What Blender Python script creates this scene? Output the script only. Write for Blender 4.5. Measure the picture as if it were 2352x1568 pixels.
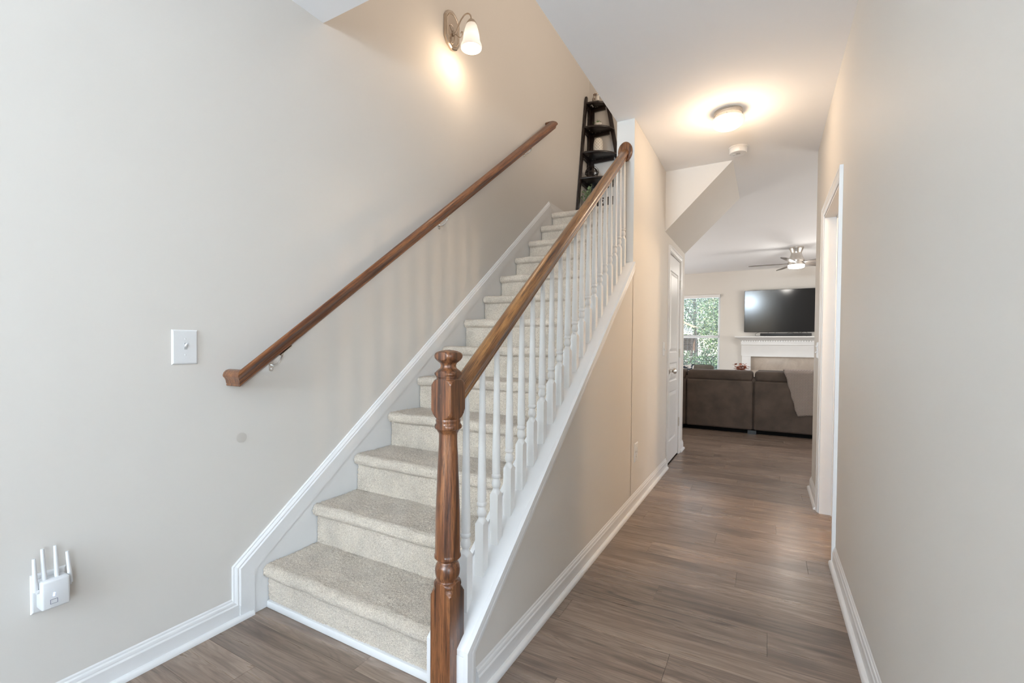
import bpy, bmesh, math, random
import numpy as np
from mathutils import Vector, Matrix
random.seed(7); rng = np.random.default_rng(7)
S = bpy.context.scene; COL = S.collection; PI = math.pi
for o in list(bpy.data.objects): bpy.data.objects.remove(o)

# ------------------------------------------------------------------ camera
W1, W1B, W2, H, LZ = 1.0907, 0.968, 2.2355, 2.7165, 2.47
yaw, pit, rol, FPX, PX, PY = .5188, -.0202, .0068, 1058.6585, 1156.6748, 811.3581
cy, sy, cp, sp = math.cos(yaw), math.sin(yaw), math.cos(pit), math.sin(pit)
fw = Vector((-sy*cp, cy*cp, sp)); rt = Vector((cy, sy, 0)); up = rt.cross(fw)
r2 = math.cos(rol)*rt+math.sin(rol)*up; u2 = -math.sin(rol)*rt+math.cos(rol)*up
cam = bpy.data.cameras.new('camera'); co = bpy.data.objects.new('camera', cam); COL.objects.link(co)
M = Matrix((r2, u2, -fw)).transposed().to_4x4(); M.translation = Vector((1.9032, -1.7084, 1.1584)); co.matrix_world = M
cam.sensor_width = 36; cam.lens = FPX/2352*36; cam.shift_x = (1176-PX)/2352; cam.shift_y = (PY-784)/2352
cam.clip_start = .02; cam.clip_end = 300
S.camera = co

# ------------------------------------------------------------------ world, sun, daylight, exposure
S.view_settings.view_transform = 'Standard'; S.view_settings.look = 'None'
S.view_settings.gamma = 1; S.view_settings.use_curve_mapping = False
S.view_settings.exposure = 0.71
w = bpy.data.worlds.new('sky'); S.world = w; w.use_nodes = True
nt = w.node_tree; nt.nodes.clear()
sk = nt.nodes.new('ShaderNodeTexSky'); sk.sky_type = 'NISHITA'; sk.sun_disc = False
sk.sun_elevation = math.radians(48); sk.sun_rotation = math.radians(200)
bg = nt.nodes.new('ShaderNodeBackground'); bg.inputs['Strength'].default_value = .36
wo = nt.nodes.new('ShaderNodeOutputWorld')
nt.links.new(sk.outputs[0], bg.inputs[0]); nt.links.new(bg.outputs[0], wo.inputs[0])

def lamp(name, kind, loc, energy, color, size=.1, size_y=None, rot=(0, 0, 0), parent=None):
    l = bpy.data.lights.new(name, kind); l.energy = energy; l.color = color
    if kind == 'AREA':
        l.shape = 'RECTANGLE' if size_y else 'SQUARE'; l.size = size
        if size_y: l.size_y = size_y
    elif kind == 'SUN': l.angle = math.radians(1.0)
    else: l.shadow_soft_size = size
    o = bpy.data.objects.new(name, l); COL.objects.link(o); o.location = loc; o.rotation_euler = rot
    if parent: o.parent = parent
    return o
DAY = (.75, .88, 1.0); LFILL = (1.0, .93, .86); WARM = (1.0, .74, .50)
lamp('sun', 'SUN', (0, 0, 20), 7.0, (1, .95, .86), rot=(math.radians(42), 0, math.radians(20)))
# daylight through door and back window; dining, side living, upstairs lamps are added fill
lamp('daylight_front_door', 'AREA', (.86, -5.80, 1.72), 430, (.70, .86, 1.0), 1.12, 1.2, (math.radians(161), 0, 0))
lamp('dining_fill', 'AREA', (5.3, -4.3, 1.55), 78, DAY, 1.9, 2.0, (0, math.radians(95), 0))  # added lamp out of view, evens the light along the stairwell wall
lamp('living_fill_left', 'AREA', (-2.75, 6.4, 1.45), 78, LFILL, 1.7, 2.4, (0, math.radians(-122), 0))  # unseen lamp added on the left to brighten the living room
lamp('living_fill_right', 'AREA', (5.35, 5.6, 1.45), 66, LFILL, 1.7, 2.4, (0, math.radians(122), 0))  # matching unseen fill lamp added on the right
lamp('daylight_living_back', 'AREA', (.57, 9.5, 1.42), 18, DAY, .9, 1.6, (math.radians(-90), 0, 0))
lamp('upstairs_fill', 'AREA', (3.45, 1.6, 4.15), 35, (1, .84, .69), 2.6, 1.6, (0, math.radians(90), 0))  # added unseen area lamp lighting the landing and upper stairwell wall

# ------------------------------------------------------------------ materials
def srgb(r, g, b):
    f = lambda c: (c/12.92 if c <= .04045 else ((c+.055)/1.055)**2.4)
    return tuple(f(v/255) for v in (r, g, b))+(1,)
class NT:
    def __init__(s, name):
        s.m = bpy.data.materials.new(name); s.m.use_nodes = True; s.t = s.m.node_tree; s.n = s.t.nodes
        s.b = s.n['Principled BSDF']; s.out = s.n['Material Output']
    def add(s, ty, **kw):
        n = s.n.new(ty)
        for k, v in kw.items():
            if k.startswith('i_'): n.inputs[int(k[2:])].default_value = v
            else: setattr(n, k, v)
        return n
    def l(s, a, b): s.t.links.new(a, b)
    def coord(s, kind='Object', scale=(1, 1, 1), rot=(0, 0, 0)):
        c = s.add('ShaderNodeTexCoord'); m = s.add('ShaderNodeMapping')
        m.inputs['Scale'].default_value = scale; m.inputs['Rotation'].default_value = rot
        s.l(c.outputs[kind], m.inputs['Vector']); return m.outputs[0]
    def noise(s, vec, scale=1, detail=3, rough=.5, dist=0):
        n = s.add('ShaderNodeTexNoise'); n.inputs['Scale'].default_value = scale; n.inputs['Detail'].default_value = detail
        n.inputs['Roughness'].default_value = rough; n.inputs['Distortion'].default_value = dist
        if vec: s.l(vec, n.inputs['Vector'])
        return n.outputs['Fac']
    def math(s, op, a, b=None, c=None):
        n = s.add('ShaderNodeMath', operation=op)
        for i, v in enumerate((a, b, c)):
            if v is None: continue
            if isinstance(v, (int, float)): n.inputs[i].default_value = v
            else: s.l(v, n.inputs[i])
        return n.outputs[0]
    def ramp(s, fac, stops):
        n = s.add('ShaderNodeValToRGB'); e = n.color_ramp.elements
        while len(e) > 1: e.remove(e[-1])
        e[0].position = stops[0][0]; e[0].color = stops[0][1]
        for p, c in stops[1:]:
            q = e.new(p); q.color = c
        s.l(fac, n.inputs[0]); return n.outputs[0]
    def mix(s, fac, a, b, mode='MIX'):
        n = s.add('ShaderNodeMix', data_type='RGBA', blend_type=mode)
        for i, v in ((0, fac), (6, a), (7, b)):
            if isinstance(v, (int, float, tuple)): n.inputs[i].default_value = v
            else: s.l(v, n.inputs[i])
        return n.outputs[2]
    def bump(s, h, strength=.2, dist=.002):
        n = s.add('ShaderNodeBump'); n.inputs['Strength'].default_value = strength; n.inputs['Distance'].default_value = dist
        s.l(h, n.inputs['Height']); s.l(n.outputs[0], s.b.inputs['Normal'])
    def set(s, **kw):
        for k, v in kw.items():
            k = k.replace('_', ' ')
            if isinstance(v, (int, float, tuple)): s.b.inputs[k].default_value = v
            else: s.l(v, s.b.inputs[k])
        return s
g3 = lambda v: (v, v, v, 1)
def plain(name, col, rough=.5, metal=0, spec=.5, var=.06, scale=30, bump=0, coat=0):
    t = NT(name); v = t.coord()
    n = t.noise(v, scale, 4)
    c2 = tuple(min(1, x*(1+var)) for x in col[:3])+(1,); c1 = tuple(x*(1-var) for x in col[:3])+(1,)
    t.set(Base_Color=t.ramp(n, [(.3, c1), (.7, c2)]), Roughness=rough, Metallic=metal)
    t.b.inputs['Specular IOR Level'].default_value = spec; t.b.inputs['Coat Weight'].default_value = coat
    if bump: t.bump(t.noise(v, scale*8, 2), bump, .001)
    return t.m
def paint(name, col, rough=.6):
    t = NT(name); v = t.coord()
    big = t.noise(v, 1.3, 3); c = t.ramp(big, [(.35, tuple(x*.985 for x in col[:3])+(1,)), (.65, col)])
    t.set(Base_Color=c, Roughness=rough); t.b.inputs['Specular IOR Level'].default_value = .35
    t.bump(t.noise(v, 420, 2), .06, .0006); return t.m
MWALL = paint('wall_paint', (.66, .63, .59, 1))
MCEIL = paint('ceiling_paint', (.88, .885, .90, 1), .8)
MTRIM = plain('trim_paint', (.75, .747, .743, 1), .32, var=.012, scale=8)
MWHITE = plain('white_plastic', (.72, .725, .73, 1), .35, var=.01)
MBAL = plain('baluster_paint', (.76, .752, .735, 1), .34, var=.015, scale=14)

def wood(name, axis, rot=(0, 0, 0), dark=(.040, .014, .006, 1), mid=(.135, .047, .0175, 1), light=(.245, .096, .034, 1), rough=.34, k=1.0):
    t = NT(name)
    c = t.add('ShaderNodeTexCoord'); r = t.add('ShaderNodeMapping'); r.inputs['Rotation'].default_value = rot
    t.l(c.outputs['Object'], r.inputs['Vector'])
    def stretch(a, b):
        m = t.add('ShaderNodeMapping'); sc = [b*k]*3; sc[axis] = a*k; m.inputs['Scale'].default_value = sc
        t.l(r.outputs[0], m.inputs['Vector']); return m.outputs[0]
    n1 = t.noise(stretch(2.2, 75), 1, 5, .6, .25)
    rings = t.math('SINE', t.math('MULTIPLY', t.noise(stretch(.75, 11), 1, 2, .45, .15), 46))
    n2 = t.noise(stretch(16, 420), 1, 3, .65)
    f = t.math('ADD', t.math('MULTIPLY', n1, .75), t.math('MULTIPLY', rings, .055))
    col = t.ramp(f, [(.22, dark), (.33, mid), (.46, light), (.60, mid)])
    pore = t.ramp(n2, [(.38, g3(.30)), (.52, g3(1))])
    t.set(Base_Color=t.mix(.8, col, t.mix(1.0, col, pore, 'MULTIPLY')), Roughness=rough)
    t.b.inputs['Coat Weight'].default_value = .3; t.b.inputs['Coat Roughness'].default_value = .24
    t.bump(n2, .12, .0006); return t.m
SL = math.atan(.75)
MNEWEL = wood('stained_oak_post', 2)
MRAIL = wood('stained_oak_rail', 1, rot=(-SL, 0, 0), mid=(.17, .066, .02, 1), light=(.30, .135, .04, 1))
MWRAIL = wood('red_stained_rail', 1, rot=(-SL, 0, 0), dark=(.07, .020, .008, 1), mid=(.17, .055, .020, 1), light=(.27, .105, .036, 1))
MROSE = wood('stained_oak_rosette', 2, dark=(.05, .018, .009, 1), mid=(.15, .055, .022, 1), light=(.24, .10, .04, 1))

def floor_mat():
    t = NT('laminate_oak')
    c = t.add('ShaderNodeTexCoord'); oi = t.add('ShaderNodeObjectInfo')
    off = t.math('MULTIPLY', oi.outputs['Random'], 61.0)
    cb = t.add('ShaderNodeCombineXYZ'); t.l(off, cb.inputs[0]); t.l(off, cb.inputs[1]); t.l(off, cb.inputs[2])
    ad = t.add('ShaderNodeVectorMath', operation='ADD'); t.l(c.outputs['Object'], ad.inputs[0]); t.l(cb.outputs[0], ad.inputs[1])
    def st(a, b):
        m = t.add('ShaderNodeMapping'); m.inputs['Scale'].default_value = (a, b, 1); t.l(ad.outputs[0], m.inputs['Vector']); return m.outputs[0]
    cath = t.noise(st(.8, 6.5), 1, 2, .5, .8)
    rings = t.math('SINE', t.math('MULTIPLY', cath, 120))
    streak = t.noise(st(1.5, 24), 1, 7, .66, .5)
    fine = t.noise(st(14, 420), 1, 2, .5)
    blot = t.noise(st(1.6, 6), 1, 3, .5, .5)
    base = t.ramp(streak, [(.30, (.125, .088, .068, 1)), (.44, (.215, .155, .118, 1)), (.56, (.285, .212, .164, 1)), (.74, (.36, .275, .215, 1))])
    base = t.mix(t.math('MULTIPLY', t.ramp(rings, [(0, g3(0)), (.9, g3(1))]), .30), base, (.13, .09, .068, 1))
    dk = t.ramp(blot, [(.30, g3(1)), (.46, g3(0))])
    base = t.mix(t.math('MULTIPLY', dk, .55), base, (.095, .07, .056, 1))
    crack = t.noise(st(.8, 16), 1, 2, .45, .5)
    ck = t.ramp(t.math('ABSOLUTE', t.math('SUBTRACT', crack, .5)), [(0, g3(1)), (.006, g3(.6)), (.014, g3(0))])
    gate = t.ramp(t.noise(st(1.1, 5), 1, 1), [(.52, g3(0)), (.62, g3(1))])
    base = t.mix(t.math('MULTIPLY', t.math('MULTIPLY', ck, gate), .7), base, (.06, .043, .035, 1))
    vor = t.add('ShaderNodeTexVoronoi'); vor.inputs['Scale'].default_value = 1; t.l(st(1.5, 6.5), vor.inputs['Vector'])
    kn = t.ramp(vor.outputs['Distance'], [(.05, g3(1)), (.12, g3(.4)), (.21, g3(0))])
    base = t.mix(t.math('MULTIPLY', kn, .75), base, (.085, .06, .048, 1))
    tone = t.math('ADD', .84, t.math('MULTIPLY', oi.outputs['Random'], .30))
    tc = t.add('ShaderNodeCombineXYZ')
    for i in range(3): t.l(tone, tc.inputs[i])
    base = t.mix(1.0, base, tc.outputs[0], 'MULTIPLY')
    base = t.mix(.35, base, t.mix(1.0, base, t.ramp(fine, [(.3, g3(.62)), (.6, g3(1.12))]), 'MULTIPLY'))
    t.set(Base_Color=base, Roughness=t.ramp(streak, [(.2, g3(.34)), (.8, g3(.24))]))
    t.b.inputs['Specular IOR Level'].default_value = .5
    t.bump(t.math('ADD', t.math('MULTIPLY', streak, .6), t.math('MULTIPLY', fine, .4)), .22, .0006)
    return t.m
MFLOOR = floor_mat()

def carpet_mat():
    t = NT('cut_pile_carpet'); v = t.coord()
    a = t.noise(v, 210, 3, .75); b = t.noise(v, 520, 2, .7); bl = t.noise(v, 7, 4, .6, .4)
    c = t.ramp(t.math('ADD', t.math('MULTIPLY', a, .6), t.math('MULTIPLY', b, .4)),
               [(.34, (.36, .28, .205, 1)), (.45, (.63, .525, .415, 1)), (.53, (.79, .685, .56, 1)), (.64, (.94, .85, .73, 1))])
    c = t.mix(1.0, c, t.ramp(bl, [(.33, g3(.86)), (.62, g3(1.04))]), 'MULTIPLY')
    t.set(Base_Color=c, Roughness=.95); t.b.inputs['Specular IOR Level'].default_value = .08
    t.b.inputs['Sheen Weight'].default_value = .35; t.b.inputs['Sheen Roughness'].default_value = .5
    t.bump(t.math('ADD', a, t.math('MULTIPLY', b, .6)), .9, .006); return t.m
MCARPET = carpet_mat()
MNICKEL = plain('brushed_nickel', (.62, .58, .53, 1), .28, 1, var=.05, scale=60)
MCHROME = plain('chrome_bracket', (.80, .79, .77, 1), .15, 1, var=.02)
MESPRESSO = plain('espresso_wood', (.018, .011, .009, 1), .33, var=.3, scale=25)
MSCREW = plain('shelf_screw', (.6, .57, .52, 1), .3, 1)
MSOFA = plain('brown_microfibre', (.088, .064, .050, 1), .9, var=.22, scale=7, bump=.3)
MBLACK = plain('black_plastic', (.012, .012, .013, 1), .4)
MNAVY = plain('navy_cotton', (.02, .03, .05, 1), .9)
def glow(name, col, strength):
    t = NT(name); t.set(Base_Color=col, Roughness=.3)
    t.b.inputs['Emission Color'].default_value = col; t.b.inputs['Emission Strength'].default_value = strength; return t.m
def glass(name, tint=(1, 1, 1, 1), refl=.06):
    t = NT(name); tr = t.add('ShaderNodeBsdfTransparent'); tr.inputs[0].default_value = tint
    gl = t.add('ShaderNodeBsdfGlossy'); gl.inputs['Roughness'].default_value = .02
    lw = t.add('ShaderNodeLayerWeight'); lw.inputs[0].default_value = .15
    mx = t.add('ShaderNodeMixShader'); t.l(t.math('ADD', t.math('MULTIPLY', lw.outputs['Fresnel'], .5), refl*.5), mx.inputs[0])
    t.l(tr.outputs[0], mx.inputs[1]); t.l(gl.outputs[0], mx.inputs[2]); t.l(mx.outputs[0], t.out.inputs[0]); return t.m
MGLASS = glass('window_glass')
def shade_glass(name, stops, lo, hi, ribs=0):
    """lit frosted glass: it glows by itself, brighter where the bulb sits behind it (object height lo..hi)"""
    t = NT(name); c = t.add('ShaderNodeTexCoord'); sx = t.add('ShaderNodeSeparateXYZ'); t.l(c.outputs['Object'], sx.inputs[0])
    mr = t.add('ShaderNodeMapRange'); mr.inputs['From Min'].default_value = lo; mr.inputs['From Max'].default_value = hi; t.l(sx.outputs[2], mr.inputs[0])
    t.set(Base_Color=(.55, .53, .50, 1), Roughness=.25)
    em = t.ramp(mr.outputs[0], stops)
    if ribs:
        an = t.math('ARCTAN2', sx.outputs[1], sx.outputs[0]); rb_ = t.math('ADD', .80, t.math('MULTIPLY', t.math('SINE', t.math('MULTIPLY', an, ribs)), .20))
        cx_ = t.add('ShaderNodeCombineXYZ')
        for i in range(3): t.l(rb_, cx_.inputs[i])
        em = t.mix(1.0, em, cx_.outputs[0], 'MULTIPLY')
    t.l(em, t.b.inputs['Emission Color']); t.b.inputs['Emission Strength'].default_value = 1.0; return t.m

# ------------------------------------------------------------------ mesh helpers
class MB:
    def __init__(s): s.v = []; s.f = []
    def add(s, vs, fs):
        o = len(s.v); s.v += [tuple(p) for p in vs]; s.f += [tuple(i+o for i in f) for f in fs]; return s
    def box(s, x0, y0, z0, x1, y1, z1):
        v = [(x, y, z) for z in (z0, z1) for y in (y0, y1) for x in (x0, x1)]
        return s.add(v, [(0, 2, 3, 1), (4, 5, 7, 6), (0, 1, 5, 4), (2, 6, 7, 3), (0, 4, 6, 2), (1, 3, 7, 5)])
    def prism(s, poly, axis, a, b):
        """extrude a 2-D polygon along an axis from a to b (poly gives the other two coordinates in order)"""
        def p3(q, t):
            return (t, q[0], q[1]) if axis == 0 else ((q[0], t, q[1]) if axis == 1 else (q[0], q[1], t))
        n = len(poly); v = [p3(q, a) for q in poly]+[p3(q, b) for q in poly]
        f = [tuple(range(n)), tuple(range(2*n-1, n-1, -1))]+[(i, i+n, (i+1) % n+n, (i+1) % n) for i in range(n)]
        return s.add(v, f)
    def rings(s, rs, close=True, caps=True):
        n = len(rs[0]); o = len(s.v)
        for r in rs: s.v += [tuple(p) for p in r]
        m = n if close else n-1
        for k in range(len(rs)-1):
            for i in range(m):
                j = (i+1) % n; s.f.append((o+k*n+i, o+k*n+j, o+(k+1)*n+j, o+(k+1)*n+i))
        if caps:
            s.f.append(tuple(o+i for i in range(n-1, -1, -1))); s.f.append(tuple(o+(len(rs)-1)*n+i for i in range(n)))
        return s
    def lathe(s, prof, c=(0, 0, 0), axis=2, seg=32, caps=True, flute=None):
        rs = []
        for r, h in prof:
            ring = []
            for i in range(seg):
                a = 2*PI*i/seg; rr = max(r, 1e-5)*(1 if not flute else 1+flute[1]*math.cos(flute[0]*a))
                p = [rr*math.cos(a), rr*math.sin(a)]
                q = (p[0], p[1], h) if axis == 2 else ((h, p[0], p[1]) if axis == 0 else (p[1], h, p[0]))
                ring.append((q[0]+c[0], q[1]+c[1], q[2]+c[2]))
            rs.append(ring)
        return s.rings(rs, True, caps)
    def tube(s, pts, r, seg=10):
        pts = [Vector(p) for p in pts]; rs = []; ref = None
        for i, p in enumerate(pts):
            d = (pts[min(i+1, len(pts)-1)]-pts[max(i-1, 0)]).normalized()
            if ref is None: ref = d.orthogonal().normalized()
            ref = (ref-d*ref.dot(d)).normalized(); b = d.cross(ref)
            rr = r[i] if isinstance(r, (list, tuple)) else r
            rs.append([p+rr*(math.cos(2*PI*k/seg)*ref+math.sin(2*PI*k/seg)*b) for k in range(seg)])
        return s.rings(rs)
    def sphere(s, c, r, seg=20, rg=12, sc=(1, 1, 1)):
        prof = [(math.sin(PI*k/rg)*r, -math.cos(PI*k/rg)*r) for k in range(rg+1)]
        o = len(s.v); s.lathe(prof, (0, 0, 0), 2, seg)
        for i in range(o, len(s.v)):
            p = s.v[i]; s.v[i] = (p[0]*sc[0]+c[0], p[1]*sc[1]+c[1], p[2]*sc[2]+c[2])
        return s
    def build(s, name, mat, parent=None, smooth=True, bevel=0, seg=2, angle=35, **props):
        me = bpy.data.meshes.new(name); me.from_pydata(s.v, [], s.f); me.materials.append(mat)
        bm = bmesh.new(); bm.from_mesh(me)
        bmesh.ops.recalc_face_normals(bm, faces=bm.faces)
        if bevel:
            ed = [e for e in bm.edges if len(e.link_faces) == 2 and e.calc_face_angle(0) > .5]
            bmesh.ops.bevel(bm, geom=ed, offset=bevel, segments=seg, profile=.5, affect='EDGES', clamp_overlap=True)
        bm.to_mesh(me); bm.free()
        if smooth:
            me.polygons.foreach_set('use_smooth', [True]*len(me.polygons)); me.set_sharp_from_angle(angle=math.radians(angle))
        return link(name, me, parent, **props)
def link(name, me, parent=None, **props):
    o = bpy.data.objects.new(name, me); COL.objects.link(o)
    if parent: o.parent = parent
    for k, v in props.items(): o[k] = v
    return o
def thing(name, label, cat, loc=(0, 0, 0), group=None):
    o = bpy.data.objects.new(name, None); COL.objects.link(o); o.location = loc; o.empty_display_size = .1
    o['label'] = label; o['category'] = cat; o['kind'] = 'thing'
    if group: o['group'] = group
    return o
def tag(o, label, cat, group=None):
    o['label'] = label; o['category'] = cat; o['kind'] = 'thing'
    if group: o['group'] = group
    return o
def struct(name, mb, mat, label=None, cat=None, parent=None, **k):
    k.setdefault('angle', 20)
    o = mb.build(name, mat, parent, **k)
    if not parent:
        o['kind'] = 'structure'; o['label'] = label or name.replace('_', ' '); o['category'] = cat or name.split('_')[0]
    return o
def sempty(name, label, cat):
    o = bpy.data.objects.new(name, None); COL.objects.link(o); o['kind'] = 'structure'; o['label'] = label; o['category'] = cat; return o
def local(pts, loc): return [(p[0]-loc[0], p[1]-loc[1], p[2]-loc[2]) for p in pts]

def smooth_path(p, n=6):
    p = [Vector(q) for q in p]; out = []
    for i in range(len(p)-1):
        a, b, c, d = p[max(i-1, 0)], p[i], p[i+1], p[min(i+2, len(p)-1)]
        for k in range(n):
            t = k/n; out.append(.5*((2*b)+(c-a)*t+(2*a-5*b+4*c-d)*t*t+(3*b-a-3*c+d)*t**3))
    return out+[p[-1]]

# ------------------------------------------------------------------ room shell
TOP = 5.15
struct('wall_left', MB().box(-.12, -5.6, 0, 0, 3.785, TOP), MWALL, 'tall beige stairwell wall carrying the wall handrail and sconce', 'wall', smooth=False)
m = MB()   # front wall behind the camera with the open entry
m.box(-.12, -5.72, 0, .10, -5.6, 3.0).box(2.12, -5.72, 0, 2.36, -5.6, 3.0).box(.10, -5.72, 2.6, 2.12, -5.6, 3.0)
struct('wall_front', m, MWALL, 'beige entry wall around the open front doorway', 'wall', smooth=False)
m = MB()   # right wall: dining opening added behind the camera to let side light in, side doorway
m.box(W2, -5.6, 0, W2+.125, -4.5, H).box(W2, -4.5, 2.35, W2+.125, -1.3, H).box(W2, -1.3, 0, W2+.125, 1.33, H)
m.box(W2, 1.33, 2.045, W2+.125, 2.145, H).box(W2, 2.145, 0, W2+.125, 2.773, H)
struct('wall_right', m, MWALL, 'plain beige hallway wall opposite the stairs with a side doorway', 'wall', smooth=False)
capz = lambda y: .188+.757*(y+.53)
m = MB()
m.prism([(-.522, 0), (1.52, 0), (1.52, capz(1.52)-.019), (-.522, capz(-.522)-.019)], 0, W1B, W1)
m.box(W1B, 1.512, 0, W1, 2.633, H).box(W1B, 2.633, 0, W1, 2.66, H+.3).box(W1B, 2.66, 0, W1, 2.86, 2.44)
m.prism([(2.86, 2.05), (3.50, 2.05), (3.50, 2.44), (2.86, 2.44)], 0, W1B, W1).box(W1B, 3.50, 0, W1, 3.665, 2.44).box(W1B, 3.665, 0, W1, 3.785, H+.3)
struct('wall_stairs', m, MWALL, 'beige knee wall and full-height wall between staircase and hallway', 'wall', smooth=False)
struct('wall_landing', MB().box(0, 3.665, H+.3, 1.7, 3.785, TOP).box(0, 3.665, 0, W1B, 3.785, H+.3).box(-2.4, 3.665, 0, -.12, 3.785, H+.3), MWALL, 'beige back wall of the stair landing behind the corner shelf', 'wall', smooth=False)
m = MB().box(0, -.29, H+.3, W1, -.17, TOP).box(W1, -.29, H+.3, 3.6, -.17, TOP).box(1.7, 3.665, 3.0, 3.6, 3.785, TOP).box(3.6, -.29, 3.0, 3.72, 3.785, TOP)
m.v = m.v  # upper stairwell walls
struct('wall_upper', m, MWALL, 'upper stairwell walls above the hallway ceiling', 'wall', smooth=False)
m = MB()
m.box(-2.52, 9.08, 0, .10, 9.2, 3).box(1.035, 9.08, 0, 5.1, 9.2, 3).box(.10, 9.08, 0, 1.035, 9.2, .6).box(.10, 9.08, 2.245, 1.035, 9.2, 3)
struct('wall_back', m, MWALL, 'beige far wall of the living room with window and fireplace', 'wall', smooth=False)
m = MB().box(-2.52, 3.665, 0, -2.4, 5.4, 3).box(-2.52, 7.5, 0, -2.4, 9.2, 3).box(-2.52, 5.4, 0, -2.4, 7.5, .5).box(-2.52, 5.4, 2.3, -2.4, 7.5, 3)
struct('wall_living_left', m, MWALL, 'beige left wall of the living room', 'wall', smooth=False)
m = MB().box(5.0, 2.773, 0, 5.12, 4.5, 3).box(5, 6.8, 0, 5.12, 9.2, 3).box(5, 4.5, 0, 5.12, 6.8, .5).box(5, 4.5, 2.3, 5.12, 6.8, 3).box(W2+.125, 2.653, 0, 5.12, 2.773, 3)
struct('wall_living_right', m, MWALL, 'beige right wall of the living room', 'wall', smooth=False)
m = MB().box(W2+.125, -5.72, 0, 5.1, -5.6, 3).box(W2+.125, -.95, 0, 5.1, -.83, 3).box(5.0, -5.6, 0, 5.1, -5.3, 3).box(5, -3.3, 0, 5.1, -.95, 3).box(5, -5.3, 0, 5.1, -3.3, .5).box(5, -5.3, 2.5, 5.1, -3.3, 3)  # room and window placed out of view to bring in side light
struct('wall_dining', m, MWALL, 'added unseen dining room walls beside the entry', 'wall', smooth=False)
m = MB().box(W2+.125, .8, 0, 3.9, .9, 3).box(3.8, .9, 0, 3.9, 2.65, 3)
struct('wall_side_room', m, MWALL, 'beige walls of the small room off the hallway', 'wall', smooth=False)
m = MB()
m.box(W1B, -5.72, H, 5.1, 2.633, H+.3).box(1.63, 2.633, H, 5.1, 3.785, H+.3).box(-2.52, 3.785, H, 5.1, 9.2, H+.3).box(-.12, -5.72, H, W1B, -.17, H+.3)
struct('ceiling', m, MCEIL, 'smooth white ceiling over hallway and living room', 'ceiling', smooth=False)
struct('ceiling_upper', MB().box(-.12, -.3, TOP, 3.72, 3.8, TOP+.1), MCEIL, 'white ceiling above the stairwell', 'ceiling', smooth=False)
sof = [(W1, 2.180), (1.63, H), (1.63, H+.28), (W1, H+.28)]
m = MB().prism(sof, 1, 2.633, 2.66).prism(sof, 1, 3.665, 3.785)
m.prism([(W1, 2.180), (1.63, H), (1.63, 2.985), (1.47, 2.985), (1.47, 2.83), (1.22, 2.83), (1.22, 2.44), (W1, 2.44)], 1, 2.66, 3.665)
struct('ceiling_soffit', m, MWALL, 'sloped beige soffit under the upper stair flight', 'soffit', smooth=False)

# floor: slab with individual planks
fl = struct('floor', MB().box(-2.52, -5.72, -.14, 5.1, 9.2, -.012), plain('subfloor', (.05, .04, .035, 1), .9), 'grey-brown oak laminate plank floor', 'floor', smooth=False)
PW, PL = .1645, 1.22
def plank_mesh(x0, x1, y0, y1):
    lx, ly, e = (x1-x0)/2, (y1-y0)/2, .0005
    v = []
    for (a, b, z) in ((lx-e, ly-e, 0), (lx-.0002, ly-.0002, -.0018), (lx, ly, -.0115)):
        v += [(-a, -b, z), (a, -b, z), (a, b, z), (-a, b, z)]
    f = [(0, 1, 2, 3)]+[(k+i, k+4+i, k+4+(i+1) % 4, k+(i+1) % 4) for k in (0, 4) for i in range(4)]
    return v, f
cache = {}; far = MB()
def put_plank(x0, x1, y0, y1, single=True):
    if x1-x0 < .02 or y1-y0 < .02: return
    if not single:
        v, f = plank_mesh(x0, x1, y0, y1); cx, cyy = (x0+x1)/2, (y0+y1)/2
        far.add([(p[0]+cx, p[1]+cyy, p[2]) for p in v], f); return
    key = (round(x1-x0, 4), round(y1-y0, 4))
    if key not in cache:
        v, f = plank_mesh(x0, x1, y0, y1); b = MB().add(v, f); o = b.build('plank', MFLOOR, fl, smooth=False); cache[key] = o.data
    else: o = link('plank', cache[key], fl)
    o.location = ((x0+x1)/2, (y0+y1)/2, 0)
y = -3.2-15*PW; k = 0
while y < 9.06:
    y1 = min(y+PW, 9.08)
    yc = (y+y1)/2
    if yc < 2.7: xa, xb = (0.002 if yc < -.42 else W1+.002), W2+.12
    elif yc < 3.78: xa, xb = W1+.002, 5.0
    else: xa, xb = -2.4, 5.0
    x = xa-PL*((k*.37) % 1.0)
    while x < xb:
        a, b = max(x, xa), min(x+PL, xb)
        put_plank(a, b, y, y1, single=(-2.2 < yc < 5.2 and b > .2 and a < 2.9))
        x += PL
    y = y1; k += 1
far.build('plank_field', MFLOOR, fl, smooth=False, kind='stuff')
b = MB().box(W2+.122, -5.6, -.012, 5.0, 2.65, 0); b.build('floor_side', MFLOOR, fl, smooth=False)

# ------------------------------------------------------------------ baseboards, casings
BP = [(0, 0), (.013, 0), (.013, .066), (.0115, .069), (.0095, .072), (.0095, .077), (.0075, .083), (.004, .087), (.003, .093), (0, .0975)]
SH = [(.013, 0), (.030, 0), (.030, .006), (.0275, .014), (.022, .0185), (.013, .0195)]
def base(name, label, x, y0, y1, sgn, ends=0, parent=None):
    m = MB().prism([(x+sgn*a, b) for a, b in BP], 1, y0, y1)
    o = struct(name, m, MTRIM, label, 'baseboard', parent)
    MB().prism([(x+sgn*a, b) for a, b in SH], 1, y0, y1).build('shoe_moulding', MTRIM, o)
    return o
base('baseboard_left', 'white baseboard at the foot of the stairwell wall', 0, -5.6, -.545, 1)
base('baseboard_hall', 'white baseboard along the knee wall beside the stairs', W1, -.455, 2.805, 1)
base('baseboard_hall_end', 'short white baseboard stub past the closet door', W1, 3.555, 3.785, 1)
base('baseboard_right', 'white baseboard along the right hallway wall', W2, -1.3, 1.276, -1)
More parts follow.
